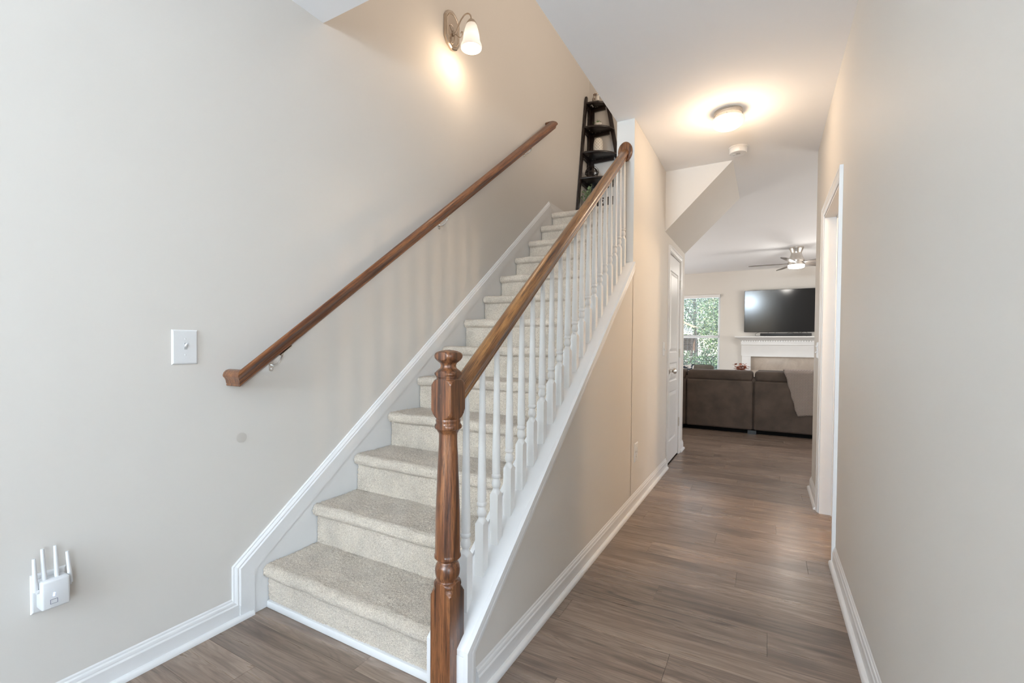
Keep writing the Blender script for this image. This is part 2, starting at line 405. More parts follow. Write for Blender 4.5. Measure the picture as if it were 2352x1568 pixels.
base('baseboard_right_end', 'short white baseboard past the side doorway', W2, 2.206, 2.79, -1)
m = MB().prism([(9.08-a, b) for a, b in BP], 0, 1.04, 1.45); struct('baseboard_back', m, MTRIM, 'white baseboard under the living room window wall', 'baseboard')

# casing profile: across width 0..wd, thickness out
CP = [(0, 0), (0, .017), (.012, .0175), (.016, .0145), (.030, .014), (.044, .0115), (.047, .009), (.053, .009), (.057, .006), (.057, 0)]
def casing_set(parent, x, sgn, y0, y1, ztop, z0=0):
    """door casing on a wall face x = const, around opening y0..y1 up to ztop; outer edge 0 in CP is the thick outer edge"""
    wd = .057
    r = []
    for (a, t) in CP:
        d = wd-a
        r.append([(x+sgn*t, y0-d-.006, z0), (x+sgn*t, y0-d-.006, ztop+d+.006), (x+sgn*t, y1+d+.006, ztop+d+.006), (x+sgn*t, y1+d+.006, z0)])
    for s0, nm in ((0, 'casing'), (1, 'head_casing'), (2, 'casing')):
        b = MB(); b.rings([[q[s0] for q in r], [q[s0+1] for q in r]], True, True); b.build(nm, MTRIM, parent, angle=18)

# closet door (door_1)
d1 = sempty('door_1', 'narrow white three-panel closet door with nickel knob under the soffit', 'door')
DY0, DY1, DZ = 2.870, 3.490, 2.035
casing_set(d1, W1, 1, DY0, DY1, DZ)
m = MB().box(W1B, DY0-.012, 0, W1+.002, DY0, DZ+.012).box(W1B, DY1, 0, W1+.002, DY1+.012, DZ+.012).box(W1B, DY0, DZ, W1+.002, DY1, DZ+.012)
m.build('jamb', MTRIM, d1, smooth=False)
def panel_door(parent, xf, th, y0, y1, z0, z1, panels, mat):
    """slab whose front face (x = xf) carries moulded raised panels"""
    ys = sorted({y0, y1, *[p[0] for p in panels], *[p[1] for p in panels]}); zs = sorted({z0, z1, *[p[2] for p in panels], *[p[3] for p in panels]})
    b = MB()
    for i in range(len(ys)-1):
        for j in range(len(zs)-1):
            q = (ys[i], ys[i+1], zs[j], zs[j+1])
            if any(abs(q[0]-p[0]) < 1e-6 and abs(q[1]-p[1]) < 1e-6 and q[2] >= p[2]-1e-6 and q[3] <= p[3]+1e-6 for p in panels): continue
            b.add([(xf, q[0], q[2]), (xf, q[1], q[2]), (xf, q[1], q[3]), (xf, q[0], q[3])], [(0, 1, 2, 3)])
    b.add([(xf, y0, z0), (xf, y1, z0), (xf, y1, z1), (xf, y0, z1), (xf-th, y0, z0), (xf-th, y1, z0), (xf-th, y1, z1), (xf-th, y0, z1)],
          [(0, 4, 5, 1), (1, 5, 6, 2), (2, 6, 7, 3), (3, 7, 4, 0), (4, 7, 6, 5)])
    b.build('door_slab', mat, parent, smooth=False)
    for p in panels:
        b = MB(); rs = []
        for ins, dx in ((0, 0), (.010, -.008), (.018, -.008), (.040, -.001), (.046, 0)):
            rs.append([(xf+dx, p[0]+ins, p[2]+ins), (xf+dx, p[1]-ins, p[2]+ins), (xf+dx, p[1]-ins, p[3]-ins), (xf+dx, p[0]+ins, p[3]-ins)])
        o = len(b.v)
        for r in rs: b.v += r
        for kk in range(4):
            for i in range(4): b.f.append((kk*4+i, kk*4+(i+1) % 4, kk*4+4+(i+1) % 4, kk*4+4+i))
        b.f.append((16, 17, 18, 19)); b.build('panel', mat, parent, smooth=False)
panel_door(d1, W1-.003, .035, DY0+.004, DY1-.004, .014, DZ-.004, [(2.965, 3.395, 1.085, 1.885), (2.965, 3.395, .80, .985), (2.965, 3.395, .215, .705)], MTRIM)
b = MB().lathe([(.032, 0), (.033, .004), (.028, .008), (.013, .011), (.012, .03), (.018, .036), (.0265, .046), (.028, .056), (.025, .065), (.014, .071), (.0, .072)], (W1-.003, 2.930, .912), 0, 28)
b.build('knob', MNICKEL, d1)
for hz in (1.80, 1.075, .345):
    b = MB().box(W1-.002, DY1-.012, hz-.045, W1+.0035, DY1+.003, hz+.045).tube([(W1+.008, DY1-.003, hz-.046), (W1+.008, DY1-.003, hz+.046)], .0055, 10)
    b.build('hinge', MNICKEL, d1)

# side doorway on the right (door_2): cased opening, jamb with stop
d2 = sempty('door_2', 'white cased side doorway in the right hallway wall', 'doorway')
casing_set(d2, W2, -1, 1.333, 2.143, 2.045)
m = MB().box(W2-.002, 1.330, 0, W2+.127, 1.345, 2.05).box(W2-.002, 2.131, 0, W2+.127, 2.146, 2.05).box(W2-.002, 1.33, 2.035, W2+.127, 2.146, 2.05)
m.build('jamb', MTRIM, d2, smooth=False)
m = MB().box(W2+.065, 2.119, 0, W2+.10, 2.131, 2.035).box(W2+.065, 1.345, 0, W2+.10, 1.357, 2.035).box(W2+.065, 1.345, 2.023, W2+.10, 2.131, 2.035)
m.build('door_stop', MTRIM, d2, smooth=False)
# entry doorway trim behind the camera
d3 = sempty('door_3', 'white framed open front doorway behind the camera', 'doorway')
MB().box(.04, -5.6, 0, .10, -5.58, 2.66).box(2.12, -5.6, 0, 2.18, -5.58, 2.66).box(.10, -5.6, 2.6, 2.12, -5.58, 2.66).build('casing', MTRIM, d3, bevel=.003)

# ------------------------------------------------------------------ staircase: skirts, carpeted steps
T, RI, Y0, OV = .2533, .19, -.5045, .0284
XS0, XS1 = .0195, .951
st = sempty('stairs', 'straight staircase with beige carpeted steps between white skirt boards', 'staircase')
rake = lambda y: .296+.748*(y+.539)      # top edge of the raked moulding on the left wall
# flat white skirt under the moulding (left)
m = MB().prism([(-.60, 0), (2.62, 0), (2.62, 2.47), (2.50, rake(2.50)-.03), (-.552, rake(-.552)-.09), (-.60, .16)], 0, 0, .0165)
m.build('skirt_board', MTRIM, st, smooth=False)
# raked moulding with a vertical foot piece (mitred), profile = baseboard
def sweep_yz(path, dirs, prof, x0=0, sgn=1):
    rs = []
    for a, t in [(q[1], q[0]) for q in prof]:
        rs.append([(x0+sgn*t, p[0]+d[0]*a, p[1]+d[1]*a) for p, d in zip(path, dirs)])
    return [[r[i] for r in rs] for i in range(len(path))]
m_ = .748; L_ = math.hypot(1, m_); w_ = .0875
CB = [(0, 0), (.0205, 0), (.0205, .060), (.0185, .063), (.0165, .066), (.0165, .071), (.0135, .077), (.0095, .081), (.0085, .0855), (0, .0875)]
up_d = (-m_/L_, 1/L_)
# outer edge foot y=-.624 ; inner edge foot y=-.539
inner = lambda y: .187+m_*(y+.539)
ang = math.atan(m_)
mit = (-1, math.tan((PI/2-ang)/2)*1.0)   # mitre direction for a vertical-to-rake turn (per unit width)
foot0 = (-.539, 0.02); kink = (-.539, .187); top = (2.50, inner(2.50))
mv = (-1.0, (w_*0+ (1/L_-0)/ (1+0))*0+0)
# outer kink: intersection of vertical line y=-.539-w with the rake line offset by w
def outer(wd): return (-.539-wd, inner(-.539-wd)+wd*L_)
rs_f, rs_k, rs_t = [], [], []
for t, a in CB:
    ok = outer(a); rs_f.append((t, -.539-a, .0)); rs_k.append((t, ok[0], ok[1])); rs_t.append((t, 2.50-.0*a, inner(2.50)+a*L_))
# mitre foot against the horizontal baseboard: cut at 45 degrees
rs_f = [(t, -.539-a, a*1.0 if a > 0 else 0) for t, a in CB]
MB().rings([rs_f, rs_k]).build('foot_moulding', MTRIM, st, angle=20); MB().rings([rs_k, rs_t]).build('raked_moulding', MTRIM, st, angle=20)
# level landing moulding after the kink
MB().prism([(a, LZ+.01+b*1.0) for a, b in BP], 1, 2.497, 3.665).build('landing_moulding', MTRIM, st)
# inner skirt on the knee wall
m = MB().prism([(-.535, 0), (1.513, 0), (1.513, capz(1.513)+.012), (-.535, capz(-.535)+.012)], 0, .951, W1B)
m.build('inner_skirt', MTRIM, st, smooth=False)
MB().prism([(1.513, 1.2), (2.6, 2.3), (2.6, 2.56), (2.45, 2.52), (1.513, capz(1.513)+.012)], 0, .9515, W1B).build('upper_skirt', MTRIM, st, smooth=False)
MB().box(XS0, Y0+OV-.011, 0, .951, Y0+OV+.01, .031).build('toe_trim', MTRIM, st, bevel=.004)
def carpet_step(i, last=False):
    yi = Y0+(i-1)*T; z0 = (i-1)*RI+(.026 if i == 1 else 0); z1 = i*RI
    P = [(yi+OV, z0), (yi+OV+.001, z1-.058), (yi+OV-.006, z1-.055), (yi+.012, z1-.052), (yi+.003, z1-.042), (yi, z1-.028), (yi+.002, z1-.015), (yi+.010, z1-.005), (yi+.024, z1), (yi+.06, z1-.001)]
    P.append((3.665 if last else yi+T+OV+.004, z1))
    ds = .0042 if i <= 4 else (.006 if i <= 8 else .009)
    pts = [P[0]]
    for a, b in zip(P[:-1], P[1:]):
        n = max(1, int(math.hypot(b[0]-a[0], b[1]-a[1])/(ds if not (last and b is P[-1]) else .04)))
        pts += [(a[0]+(b[0]-a[0])*k/n, a[1]+(b[1]-a[1])*k/n) for k in range(1, n+1)]
    pr = np.array(pts); d = np.gradient(pr, axis=0); nn = np.stack([-d[:, 1], d[:, 0]], 1); nn /= np.linalg.norm(nn, axis=1)[:, None]+1e-9
    xe = XS1 if not last else .9515
    nx = int((xe-XS0)/ds); xs = np.linspace(XS0, xe, nx+1); npf = len(pr)
    V = np.zeros((npf, nx+1, 3)); V[:, :, 0] = xs[None]; V[:, :, 1] = pr[:, 0:1]; V[:, :, 2] = pr[:, 1:2]
    amp = .0026
    # tufts plus slow waviness so edges and surfaces look soft
    wob = np.zeros((npf, nx+1))
    for q in range(6):
        kx, ks, ph = rng.uniform(8, 40), rng.uniform(8, 40), rng.uniform(0, 6.28)
        s_ = np.concatenate([[0], np.cumsum(np.hypot(*np.diff(pr, axis=0).T))])
        wob += .0007*np.sin(kx*xs[None]+ks*s_[:, None]+ph)
    J = rng.uniform(-1, 1, (npf, nx+1))*amp+wob
    V[:, :, 1] += nn[:, 0:1]*J; V[:, :, 2] += nn[:, 1:2]*J
    V[:, 1:-1, 0] += rng.uniform(-1, 1, (npf, nx-1))*.0012
    idx = np.arange(npf*(nx+1)).reshape(npf, nx+1)
    F = np.stack([idx[:-1, :-1], idx[:-1, 1:], idx[1:, 1:], idx[1:, :-1]], -1).reshape(-1, 4)
    me = bpy.data.meshes.new('carpeted_step'); me.vertices.add(V.size//3); me.vertices.foreach_set('co', V.reshape(-1))
    me.loops.add(F.size); me.loops.foreach_set('vertex_index', F.reshape(-1)); me.polygons.add(len(F)); me.polygons.foreach_set('loop_start', np.arange(0, F.size, 4))
    me.polygons.foreach_set('use_smooth', np.ones(len(F), bool)); me.update(calc_edges=True); me.materials.append(MCARPET)
    link('carpeted_landing' if last else 'carpeted_step', me, st)
for i in range(1, 14): carpet_step(i, i == 13)
# hidden body under the carpet
m = MB()
for i in range(1, 13): m.box(XS0, Y0+OV+.012+(i-1)*T, 0, .951, Y0+OV+.02+i*T, i*RI-.008)
m.box(XS0, Y0+OV+.012+12*T, 2.2, W1B, 3.665, LZ-.008); m.build('stringer_body', plain('framing_pine', (.35, .26, .17, 1), .8), st, smooth=False)
for k in range(3):
    MB().box(W1B+.25*k, 2.665, LZ+.19*k-.02, W1B+.25*(k+1)+.03, 3.66, LZ+.19*(k+1)-.01).build('upper_step', MCARPET, st, bevel=.02)

# knee wall cap and apron
kc = sempty('trim_1', 'white sloping cap and moulding on top of the knee wall', 'trim')
m = MB().prism([(-.526, capz(-.526)-.019), (1.513, capz(1.513)-.019), (1.513, capz(1.513)), (-.526, capz(-.526))], 0, .952, W1+.0005)
m.build('wall_cap', MTRIM, kc, bevel=.0015)
MB().box(W1B, -.5275, 0, W1+.0005, -.519, capz(-.526)-.019).build('end_trim', MTRIM, kc, bevel=.001)
AP = [(0, 0), (.0165, 0), (.0175, .010), (.0175, .020), (.0145, .023), (.0145, .026), (.0165, .031), (.0165, .038), (.0125, .046), (.0105, .050), (.0105, .055), (.0075, .0575), (.0055, .0615), (0, .0625)]
mc = .757; Lc = math.hypot(1, mc); cz = lambda y: capz(y)-.001
def iker(a): return (-.5275+a, cz(-.5275+a)-a*Lc)
A, B, C_ = [], [], []
for t, a in AP:
    ik = iker(a); A.append((W1+t, -.5275+a, 0)); B.append((W1+t, ik[0], ik[1])); C_.append((W1+t, 1.513, cz(1.513)-a*Lc))
MB().rings([A, B]).build('end_casing', MTRIM, kc, angle=18); MB().rings([B, C_]).build('rake_casing', MTRIM, kc, angle=18)

# ------------------------------------------------------------------ stair railing
RX = 1.027
rail = thing('stair_railing', 'stained oak stair railing with turned newel post and white balusters on the knee wall', 'railing', (RX, -.526, 0))
def off(mb): mb.v = local(mb.v, (RX, -.526, 0)); return mb
RP = [(0, 0), (.0135, 0), (.0155, .0015), (.016, .005), (.0145, .008), (.0165, .0105), (.0175, .012), (.0185, .020), (.0220, .027), (.0275, .033), (.030, .0365), (.0302, .041), (.0265, .050), (.018, .0575), (.008, .0605), (0, .061)]
def rprof(): return [(a, b) for a, b in RP]+[(-a, b) for a, b in RP[-2:0:-1]]
def turned(h_sq, rl, zs, seg=64):
    """square stock turned on a lathe: radius = min(square section, turned profile)"""
    rs = []
    for z in zs:
        r = rl(z); ring = []
        for i in range(seg):
            a = 2*PI*i/seg; q = h_sq/max(abs(math.cos(a)), abs(math.sin(a))); rr = min(q, r)
            ring.append((rr*math.cos(a), rr*math.sin(a), z))
        rs.append(ring)
    return rs
def interp(tab):
    """monotone cubic through the turned profile"""
    x = np.array([t[0] for t in tab]); y = np.array([t[1] for t in tab]); h = np.diff(x); d = np.diff(y)/h
    m = np.zeros(len(x)); m[0], m[-1] = d[0], d[-1]
    for i in range(1, len(x)-1):
        if d[i-1]*d[i] > 0: m[i] = 2*d[i-1]*d[i]/(d[i-1]+d[i])
    def f(z):
        i = int(np.clip(np.searchsorted(x, z)-1, 0, len(h)-1)); t = min(1, max(0, (z-x[i])/h[i]))
        return float((2*t**3-3*t*t+1)*y[i]+(t**3-2*t*t+t)*h[i]*m[i]+(-2*t**3+3*t*t)*y[i+1]+(t**3-t*t)*h[i]*m[i+1])
    return f
NT_ = [(0, .08), (.335, .08), (.352, .062), (.364, .0535), (.374, .0485), (.384, .0435), (.3875, .043), (.388, .0425), (.392, .044), (.398, .0435), (.403, .040), (.406, .0345), (.410, .034), (.418, .037), (.430, .0395), (.440, .0400), (.450, .0385), (.459, .0345), (.466, .0295), (.4675, .029), (.469, .031), (.474, .0335), (.4755, .038), (.481, .0425), (.487, .0425), (.491, .0405), (.4935, .0403),
       (.60, .0392), (.70, .0358), (.80, .0318), (.86, .0292), (.872, .0294), (.882, .034), (.889, .0385), (.891, .042), (.897, .0432), (.902, .042), (.906, .039), (.908, .0386), (.912, .0392), (.916, .0398), (.919, .0385), (.9215, .038), (.926, .042), (.938, .049), (.952, .0545), (.958, .06), (1.02, .06), (1.027, .0545), (1.037, .049), (1.045, .0425), (1.0475, .037), (1.051, .0372), (1.054, .039), (1.0565, .039), (1.058, .041), (1.062, .0442), (1.066, .0442), (1.069, .0405), (1.072, .038), (1.076, .033), (1.082, .0262), (1.089, .0242), (1.096, .0262), (1.102, .033), (1.108, .0395), (1.114, .0435), (1.120, .0447), (1.126, .0430), (1.131, .038), (1.1345, .030), (1.1375, .018), (1.139, .004)]
zs = sorted({0, .335, .60, .70, .80, .96, 1.018, 1.139}|set(np.arange(.335, .50, .0016))|set(np.arange(.50, .86, .02))|set(np.arange(.86, .96, .0016))|set(np.arange(1.018, 1.139, .0016)))
m = MB().rings(turned(.038, interp(NT_), zs, 72)); nw = m.build('newel_post', MNEWEL, rail, angle=24)
for zz in (.052, .995):
    MB().lathe([(.006, -.0387), (.006, -.0379)], (-.003, 0, zz), 1, 14).build('wood_plug', MROSE, nw)
rb = lambda y: .968+.75*(y+.464)
m = MB(); K = 1.25
ya, yb = -.492, 1.498
m.rings([[(RX+a, ya, rb(ya)+b*K) for a, b in rprof()], [(RX+a, yb, rb(yb)+b*K) for a, b in rprof()]])
off(m).build('handrail', MRAIL, rail, angle=50)
m = MB(); prof = [(1, 0), (1, -.009), (.985, -.013), (.93, -.0155), (.90, -.016), (.87, -.019), (.8, -.0205), (0, -.0205)]
rs = [[(RX+.002+.050*s*math.cos(2*PI*i/40), 1.512+d, 2.496+.068*s*math.sin(2*PI*i/40)) for i in range(40)] for s, d in prof]
m.rings(rs); off(m).build('rosette', MROSE, rail)
BT = [(-.02, .05), (.165, .05), (.172, .0245), (.179, .0185), (.186, .0145), (.191, .0125), (.196, .012), (.1975, .0135), (.202, .0155), (.209, .0167), (.216, .0163), (.224, .0145), (.230, .0131), (.2325, .0128), (.234, .0152), (.2385, .0171), (.243, .0171), (.247, .0155), (.2485, .0143), (.252, .0152), (.262, .0158), (.45, .0132), (.74, .0096)]
zs = sorted({-.02, .165, .74}|set(np.arange(.165, .264, .0018))|set(np.arange(.264, .74, .04)))
bz0 = MB().rings(turned(.017, interp(BT), zs, 32)).build('baluster', MBAL, rail, angle=26)
for i in range(20):
    o = bz0 if i == 0 else link('baluster', bz0.data, rail)
    yc = -.424+.1003*i; o.location = (0, yc+.526, capz(yc)+.003)

# wall handrail
wr = thing('wall_handrail', 'red-stained wooden handrail on metal brackets along the stairwell wall', 'handrail', (.077, -.62, .98))
XR, YA, YB = .077, -.628, 2.440
wb = lambda y: .982+.7405*(y+.628)
def wring(x, y, mode):
    out = []
    for a, b in rprof():
        yy = y-a if mode == 'low' else y+a
        out.append((XR+a if x is None else x, yy, wb(y)+b*1.10))
    return out
m = MB().rings([wring(0.0005, YA, 'low'), wring(None, YA, 'low')]); m.v = local(m.v, wr.location); m.build('lower_return', MROSE, wr, angle=50)
m = MB().rings([wring(None, YA, 'low'), wring(None, YB, 'high')]); m.v = local(m.v, wr.location); m.build('rail_bar', MWRAIL, wr, angle=50)
m = MB().rings([wring(None, YB, 'high'), wring(0.0005, YB, 'high')]); m.v = local(m.v, wr.location); m.build('upper_return', MROSE, wr, angle=50)
for yb_ in (-.452, .742, 1.965):
    zb = wb(yb_)-.056; m = MB()
    sh = [(yb_+.0105*math.cos(t), zb+(.014 if math.sin(t) > 0 else -.014)+.0105*math.sin(t)) for t in np.linspace(0, 2*PI, 24, endpoint=False)]
    m.prism(sh, 0, 0.0005, .005)
    m.tube(smooth_path([(.004, yb_, zb+.004), (.02, yb_+.006, zb+.001), (.045, yb_+.010, zb+.014), (.062, yb_+.012, zb+.036), (.070, yb_+.013, wb(yb_+.013)+.002)]), .0052, 10)
    m.rings([[(XR-.009, y_, wb(y_)-.0045), (XR+.009, y_, wb(y_)-.0045), (XR+.009, y_, wb(y_)-.0005), (XR-.009, y_, wb(y_)-.0005)] for y_ in (yb_-.006, yb_+.046)])
    m.sphere((XR, yb_+.040, wb(yb_+.040)-.006), .0045, 10, 6)
    m.sphere((.0065, yb_, zb-.014), .004, 10, 6)
    m.v = local(m.v, wr.location); m.build('bracket', MCHROME, wr)

# ------------------------------------------------------------------ wall plates and small devices
def plate(parent, x, sgn, yc, zc, hy, hz, th=.006):
    b = MB(); rs = []
    for ins, t in ((0, 0), (0, .002), (.003, .005), (.0055, th)):
        rs.append([(x+sgn*t, yc-hy+ins, zc-hz+ins), (x+sgn*t, yc+hy-ins, zc-hz+ins), (x+sgn*t, yc+hy-ins, zc+hz-ins), (x+sgn*t, yc-hy+ins, zc+hz-ins)])
    b.rings(rs); return b.build('cover_plate', MWHITE, parent, angle=20)
MSLOT = plain('switch_slot', (.42, .42, .42, 1), .5)
def toggle(parent, x, sgn, yc, zc, up=True):
    MB().box(x+sgn*.0045, yc-.005, zc-.012, x+sgn*.0068, yc+.005, zc+.012).build('toggle_slot', MSLOT, parent, smooth=False)
    s = 1 if up else -1
    b = MB().rings([[(x+sgn*.005, yc-.0038, zc-.005), (x+sgn*.005, yc+.0038, zc-.005), (x+sgn*.005, yc+.0038, zc+.005), (x+sgn*.005, yc-.0038, zc+.005)],
                    [(x+sgn*.019, yc-.003, zc+s*.010-.003), (x+sgn*.019, yc+.003, zc+s*.010-.003), (x+sgn*.019, yc+.003, zc+s*.010+.003), (x+sgn*.019, yc-.003, zc+s*.010+.003)]])
    b.build('toggle', MWHITE, parent, bevel=.001)
def screws(parent, x, sgn, yc, zc, dz):
    for s in (-1, 1):
        MB().lathe([(.0035, .0055), (.0033, .0068), (.0015, .0074), (0, .0075)], (x, yc, zc+s*dz), 0, 12).build('screw', MWHITE, parent) if sgn > 0 else \
            MB().lathe([(.0035, -.0055), (.0033, -.0068), (.0015, -.0074), (0, -.0075)], (x, yc, zc+s*dz), 0, 12).build('screw', MWHITE, parent)
s1 = thing('light_switch', 'large white toggle switch plate on the stairwell wall below the handrail', 'switch', (0, 0, 0))
plate(s1, 0, 1, -.7975, 1.139, .0445, .0648); toggle(s1, 0, 1, -.7965, 1.142); screws(s1, 0, 1, -.7975, 1.140, .030)
s2 = thing('light_switch', 'white single toggle switch beside the closet door casing', 'switch')
plate(s2, W1, 1, 2.625, 1.124, .038, .062); toggle(s2, W1, 1, 2.625, 1.12, False); screws(s2, W1, 1, 2.625, 1.124, .030)
s3 = thing('light_switch', 'white double toggle switch past the side doorway on the right wall', 'switch')
plate(s3, W2, -1, 2.435, 1.128, .058, .0615); toggle(s3, W2, -1, 2.412, 1.15); toggle(s3, W2, -1, 2.458, 1.12, False); screws(s3, W2, -1, 2.412, 1.128, .03); screws(s3, W2, -1, 2.458, 1.128, .03)
ot = thing('wall_outlet', 'white duplex outlet low on the hallway side of the knee wall', 'outlet')
plate(ot, W1, 1, 1.655, .385, .045, .067)
for dz in (-.021, .021):
    b = MB().prism([(1.655+.0165*math.cos(t)*1.0, .385+dz+.0145*max(-1, min(1, 1.25*math.sin(t)))) for t in np.linspace(0, 2*PI, 24, endpoint=False)], 0, W1+.004, W1+.0085); b.build('socket', MWHITE, ot)
# wifi extender on its outlet plate
wx = thing('wifi_extender', 'white plug-in signal extender with four antennas low on the stairwell wall', 'extender', (0, -1.183, .397))
pl = plate(wx, 0, 1, 0, 0, .041, .0595); 
MWX = plain('extender_plastic', (.69, .70, .715, 1), .4, var=.01)
MB().box(.010, -.031, -.040, .058, .034, .046).build('body', MWX, wx, bevel=.006, seg=3)
MB().box(.005, -.022, -.025, .012, .022, .025).build('plug_block', MWX, wx)
for (yb_, zb_, yt, zt, xx) in ((-.038, .018, -.0405, .118, .036), (-.018, .044, -.0215, .140, .034), (.010, .044, .0075, .140, .034), (.041, .014, .0345, .112, .036)):
    MB().tube([(xx, yb_, zb_), (xx, yb_*.9+yt*.1, zb_*.9+zt*.1), (xx-.002, yt, zt-.002), (xx-.002, yt, zt)], [.0058, .0062, .0044, .0036], 14).build('antenna', MWX, wx)
for q in ((-.039, .012), (.033, .008)): MB().box(.03, q[0], q[1], .042, q[0]+.009, q[1]+.012).build('antenna_hinge', MWX, wx, bevel=.002)
led = glow('blue_led', (.25, .42, 1, 1), 9)
for dz in (.000, .006):
    MB().lathe([(.0022, .058), (.002, .0588), (0, .0589)], (0, -.004+dz*.15, dz-.0005), 0, 12).build('status_light', led, wx)
b = MB(); rr = [(.0085*max(-1, min(1, 1.5*math.cos(t))), .0068*max(-1, min(1, 1.5*math.sin(t)))) for t in np.linspace(0, 2*PI, 32, endpoint=False)]
b.rings([[(.0583, -.004+a, -.018+c) for a, c in rr], [(.0586, -.004+a*.86, -.018+c*.84) for a, c in rr]], True, False); b.build('button_outline', plain('grey_print', (.12, .13, .2, 1), .6), wx)
# clear wall bumper
MVINYL = glass('clear_vinyl', (.985, .983, .98, 1), .04)
tag(MB().lathe([(.021, .0004), (.0205, .003), (.017, .005), (.013, .0045), (.008, .007), (0, .0085)], (0, -.583, .760), 0, 28).build('wall_bumper', MVINYL), 'small clear round wall bumper under the wall handrail', 'bumper')

# ------------------------------------------------------------------ sconce
sc = thing('wall_sconce', 'single nickel wall sconce with white bell glass shade high on the stairwell wall', 'sconce', (0, .868, 3.283))
hex_ = lambda s, e: [(-.078*s, -.07*s-e), (-.078*s, .07*s+e), (-.052*s, .108*s+e), (-.020*s, .124*s+e), (0, .130*s+e), (.020*s, .124*s+e), (.052*s, .108*s+e), (.078*s, .07*s+e), (.078*s, -.07*s-e), (.052*s, -.108*s-e), (.020*s, -.124*s-e), (0, -.130*s-e), (-.020*s, -.124*s-e), (-.052*s, -.108*s-e)]
MSC = plain('satin_nickel', (.60, .52, .44, 1), .25, 1, var=.03)
m = MB().rings([[(x, a, b) for a, b in hex_(s, 0)] for s, x in ((1, .0005), (1, .016), (.95, .022), (.86, .022), (.82, .019), (.74, .021), (.72, .021))]); pt = m.build('back_plate', MSC, sc, angle=25)
m = MB(); pp = hex_(.80, 0); per = []
for a, b in zip(pp, pp[1:]+pp[:1]):
    n = max(1, int(math.hypot(b[0]-a[0], b[1]-a[1])/.0075)); per += [(a[0]+(b[0]-a[0])*k/n, a[1]+(b[1]-a[1])*k/n) for k in range(n)]
for q in per: m.sphere((.021, q[0], q[1]), .0028, 8, 5)
m.build('bead_border', MSC, pt, kind='stuff')
arm = [(.02, 0, -.035), (.045, 0, -.02), (.065, 0, .015), (.085, 0, .048), (.112, 0, .070), (.140, 0, .072), (.160, 0, .055), (.168, 0, .032), (.17, 0, .018)]
m = MB().tube(smooth_path(arm), .0048, 12)
m.tube(smooth_path([(.03, 0, -.02), (.055, .004, -.045), (.075, .006, -.062), (.092, .006, -.052), (.096, .006, -.034), (.086, .006, -.028), (.082, .006, -.036)]), .0034, 10)
m.tube(smooth_path([(.028, 0, .0), (.036, -.004, -.05), (.034, -.006, -.085), (.024, -.012, -.098), (.022, -.022, -.094), (.026, -.022, -.086)]), .0034, 10)
m.tube(smooth_path([(.028, 0, -.01), (.030, -.018, .008), (.028, -.03, .018), (.024, -.036, .012)]), .003, 8)
m.sphere((.026, 0, -.03), .011, 14, 8, (.6, 1, 1)); m.build('arm', MSC, sc)
MB().lathe([(.004, .026), (.010, .024), (.022, .014), (.031, .0), (.034, -.010), (.033, -.012)], (.17, 0, 0), 2, 28, caps=False).build('shade_cap', MSC, sc)
sh = [(.024, .004), (.036, -.018), (.046, -.050), (.053, -.085), (.056, -.112), (.060, -.128), (.067, -.142), (.0705, -.155), (.0695, -.166), (.0665, -.168), (.066, -.156), (.062, -.142), (.055, -.128), (.051, -.110), (.048, -.085), (.041, -.05), (.031, -.018), (.02, .0)]
MB().lathe(sh, (.17, 0, 0), 2, 40, caps=False).build('glass_shade', shade_glass('alabaster_glass', [(0, (.42, .37, .32, 1)), (.2, (.50, .45, .38, 1)), (.45, (.62, .56, .47, 1)), (.8, (.38, .33, .27, 1)), (1, (.26, .22, .17, 1))], -.168, .004), sc, angle=60)
MB().sphere((.17, 0, -.11), .028, 20, 12, (1, 1, 1.25)).build('bulb', glow('warm_bulb', (1, .88, .70, 1), 3), sc)
lamp('sconce_light', 'POINT', (.175, 0, -.20), 2.3, WARM, .05, parent=sc)

# ------------------------------------------------------------------ hallway ceiling light and smoke detector
hl = thing('ceiling_light', 'small flush ceiling light with nickel pan and ribbed white glass in the hallway', 'light', (1.655, 1.722, H))
MB().lathe([(.0, 0), (.086, -.0005), (.0875, -.010), (.085, -.013), (.0855, -.024), (.082, -.027), (.082, -.046), (.078, -.05), (0, -.05)], (0, 0, 0), 2, 48).build('metal_pan', MNICKEL, hl)
for k in range(3):
    a = 2*PI*k/3+.5; MB().tube([(.081*math.cos(a), .081*math.sin(a), -.042), (.096*math.cos(a), .096*math.sin(a), -.042)], .0028, 8).build('thumb_screw', MNICKEL, hl)
gp = [(.080, -.044), (.090, -.047), (.098, -.054), (.1005, -.064), (.097, -.078), (.086, -.093), (.066, -.106), (.040, -.114), (.014, -.117), (0, -.1175)]
MB().lathe(gp, (0, 0, 0), 2, 120, caps=False, flute=(60, .006)).build('glass_dome', shade_glass('ribbed_glass', [(0, (.66, .60, .50, 1)), (.5, (.60, .53, .42, 1)), (1, (.42, .35, .26, 1))], -.117, -.044, 60), hl, angle=60)
lamp('hall_light', 'POINT', (0, 0, -.18), 7, WARM, .11, parent=hl)
sd = thing('smoke_detector', 'round white smoke detector on the hallway ceiling past the light', 'detector', (1.682, 2.377, H))
bd = MB().lathe([(0, 0), (.069, -.0005), (.069, -.008), (.0645, -.010), (.0645, -.018), (.0655, -.0185), (.0655, -.0205), (.0645, -.021), (.062, -.044), (.059, -.048), (0, -.050)], (0, 0, 0), 2, 48).build('housing', MWHITE, sd)
for k in range(6): MB().box(-.012+k*.005, -.018, -.0512, -.0095+k*.005, .014, -.0495).build('vent_slot', MSLOT, bd)
MB().lathe([(.007, -.048), (.0065, -.0515), (0, -.052)], (-.03, .012, 0), 2, 16).build('test_button', MSLOT, bd)

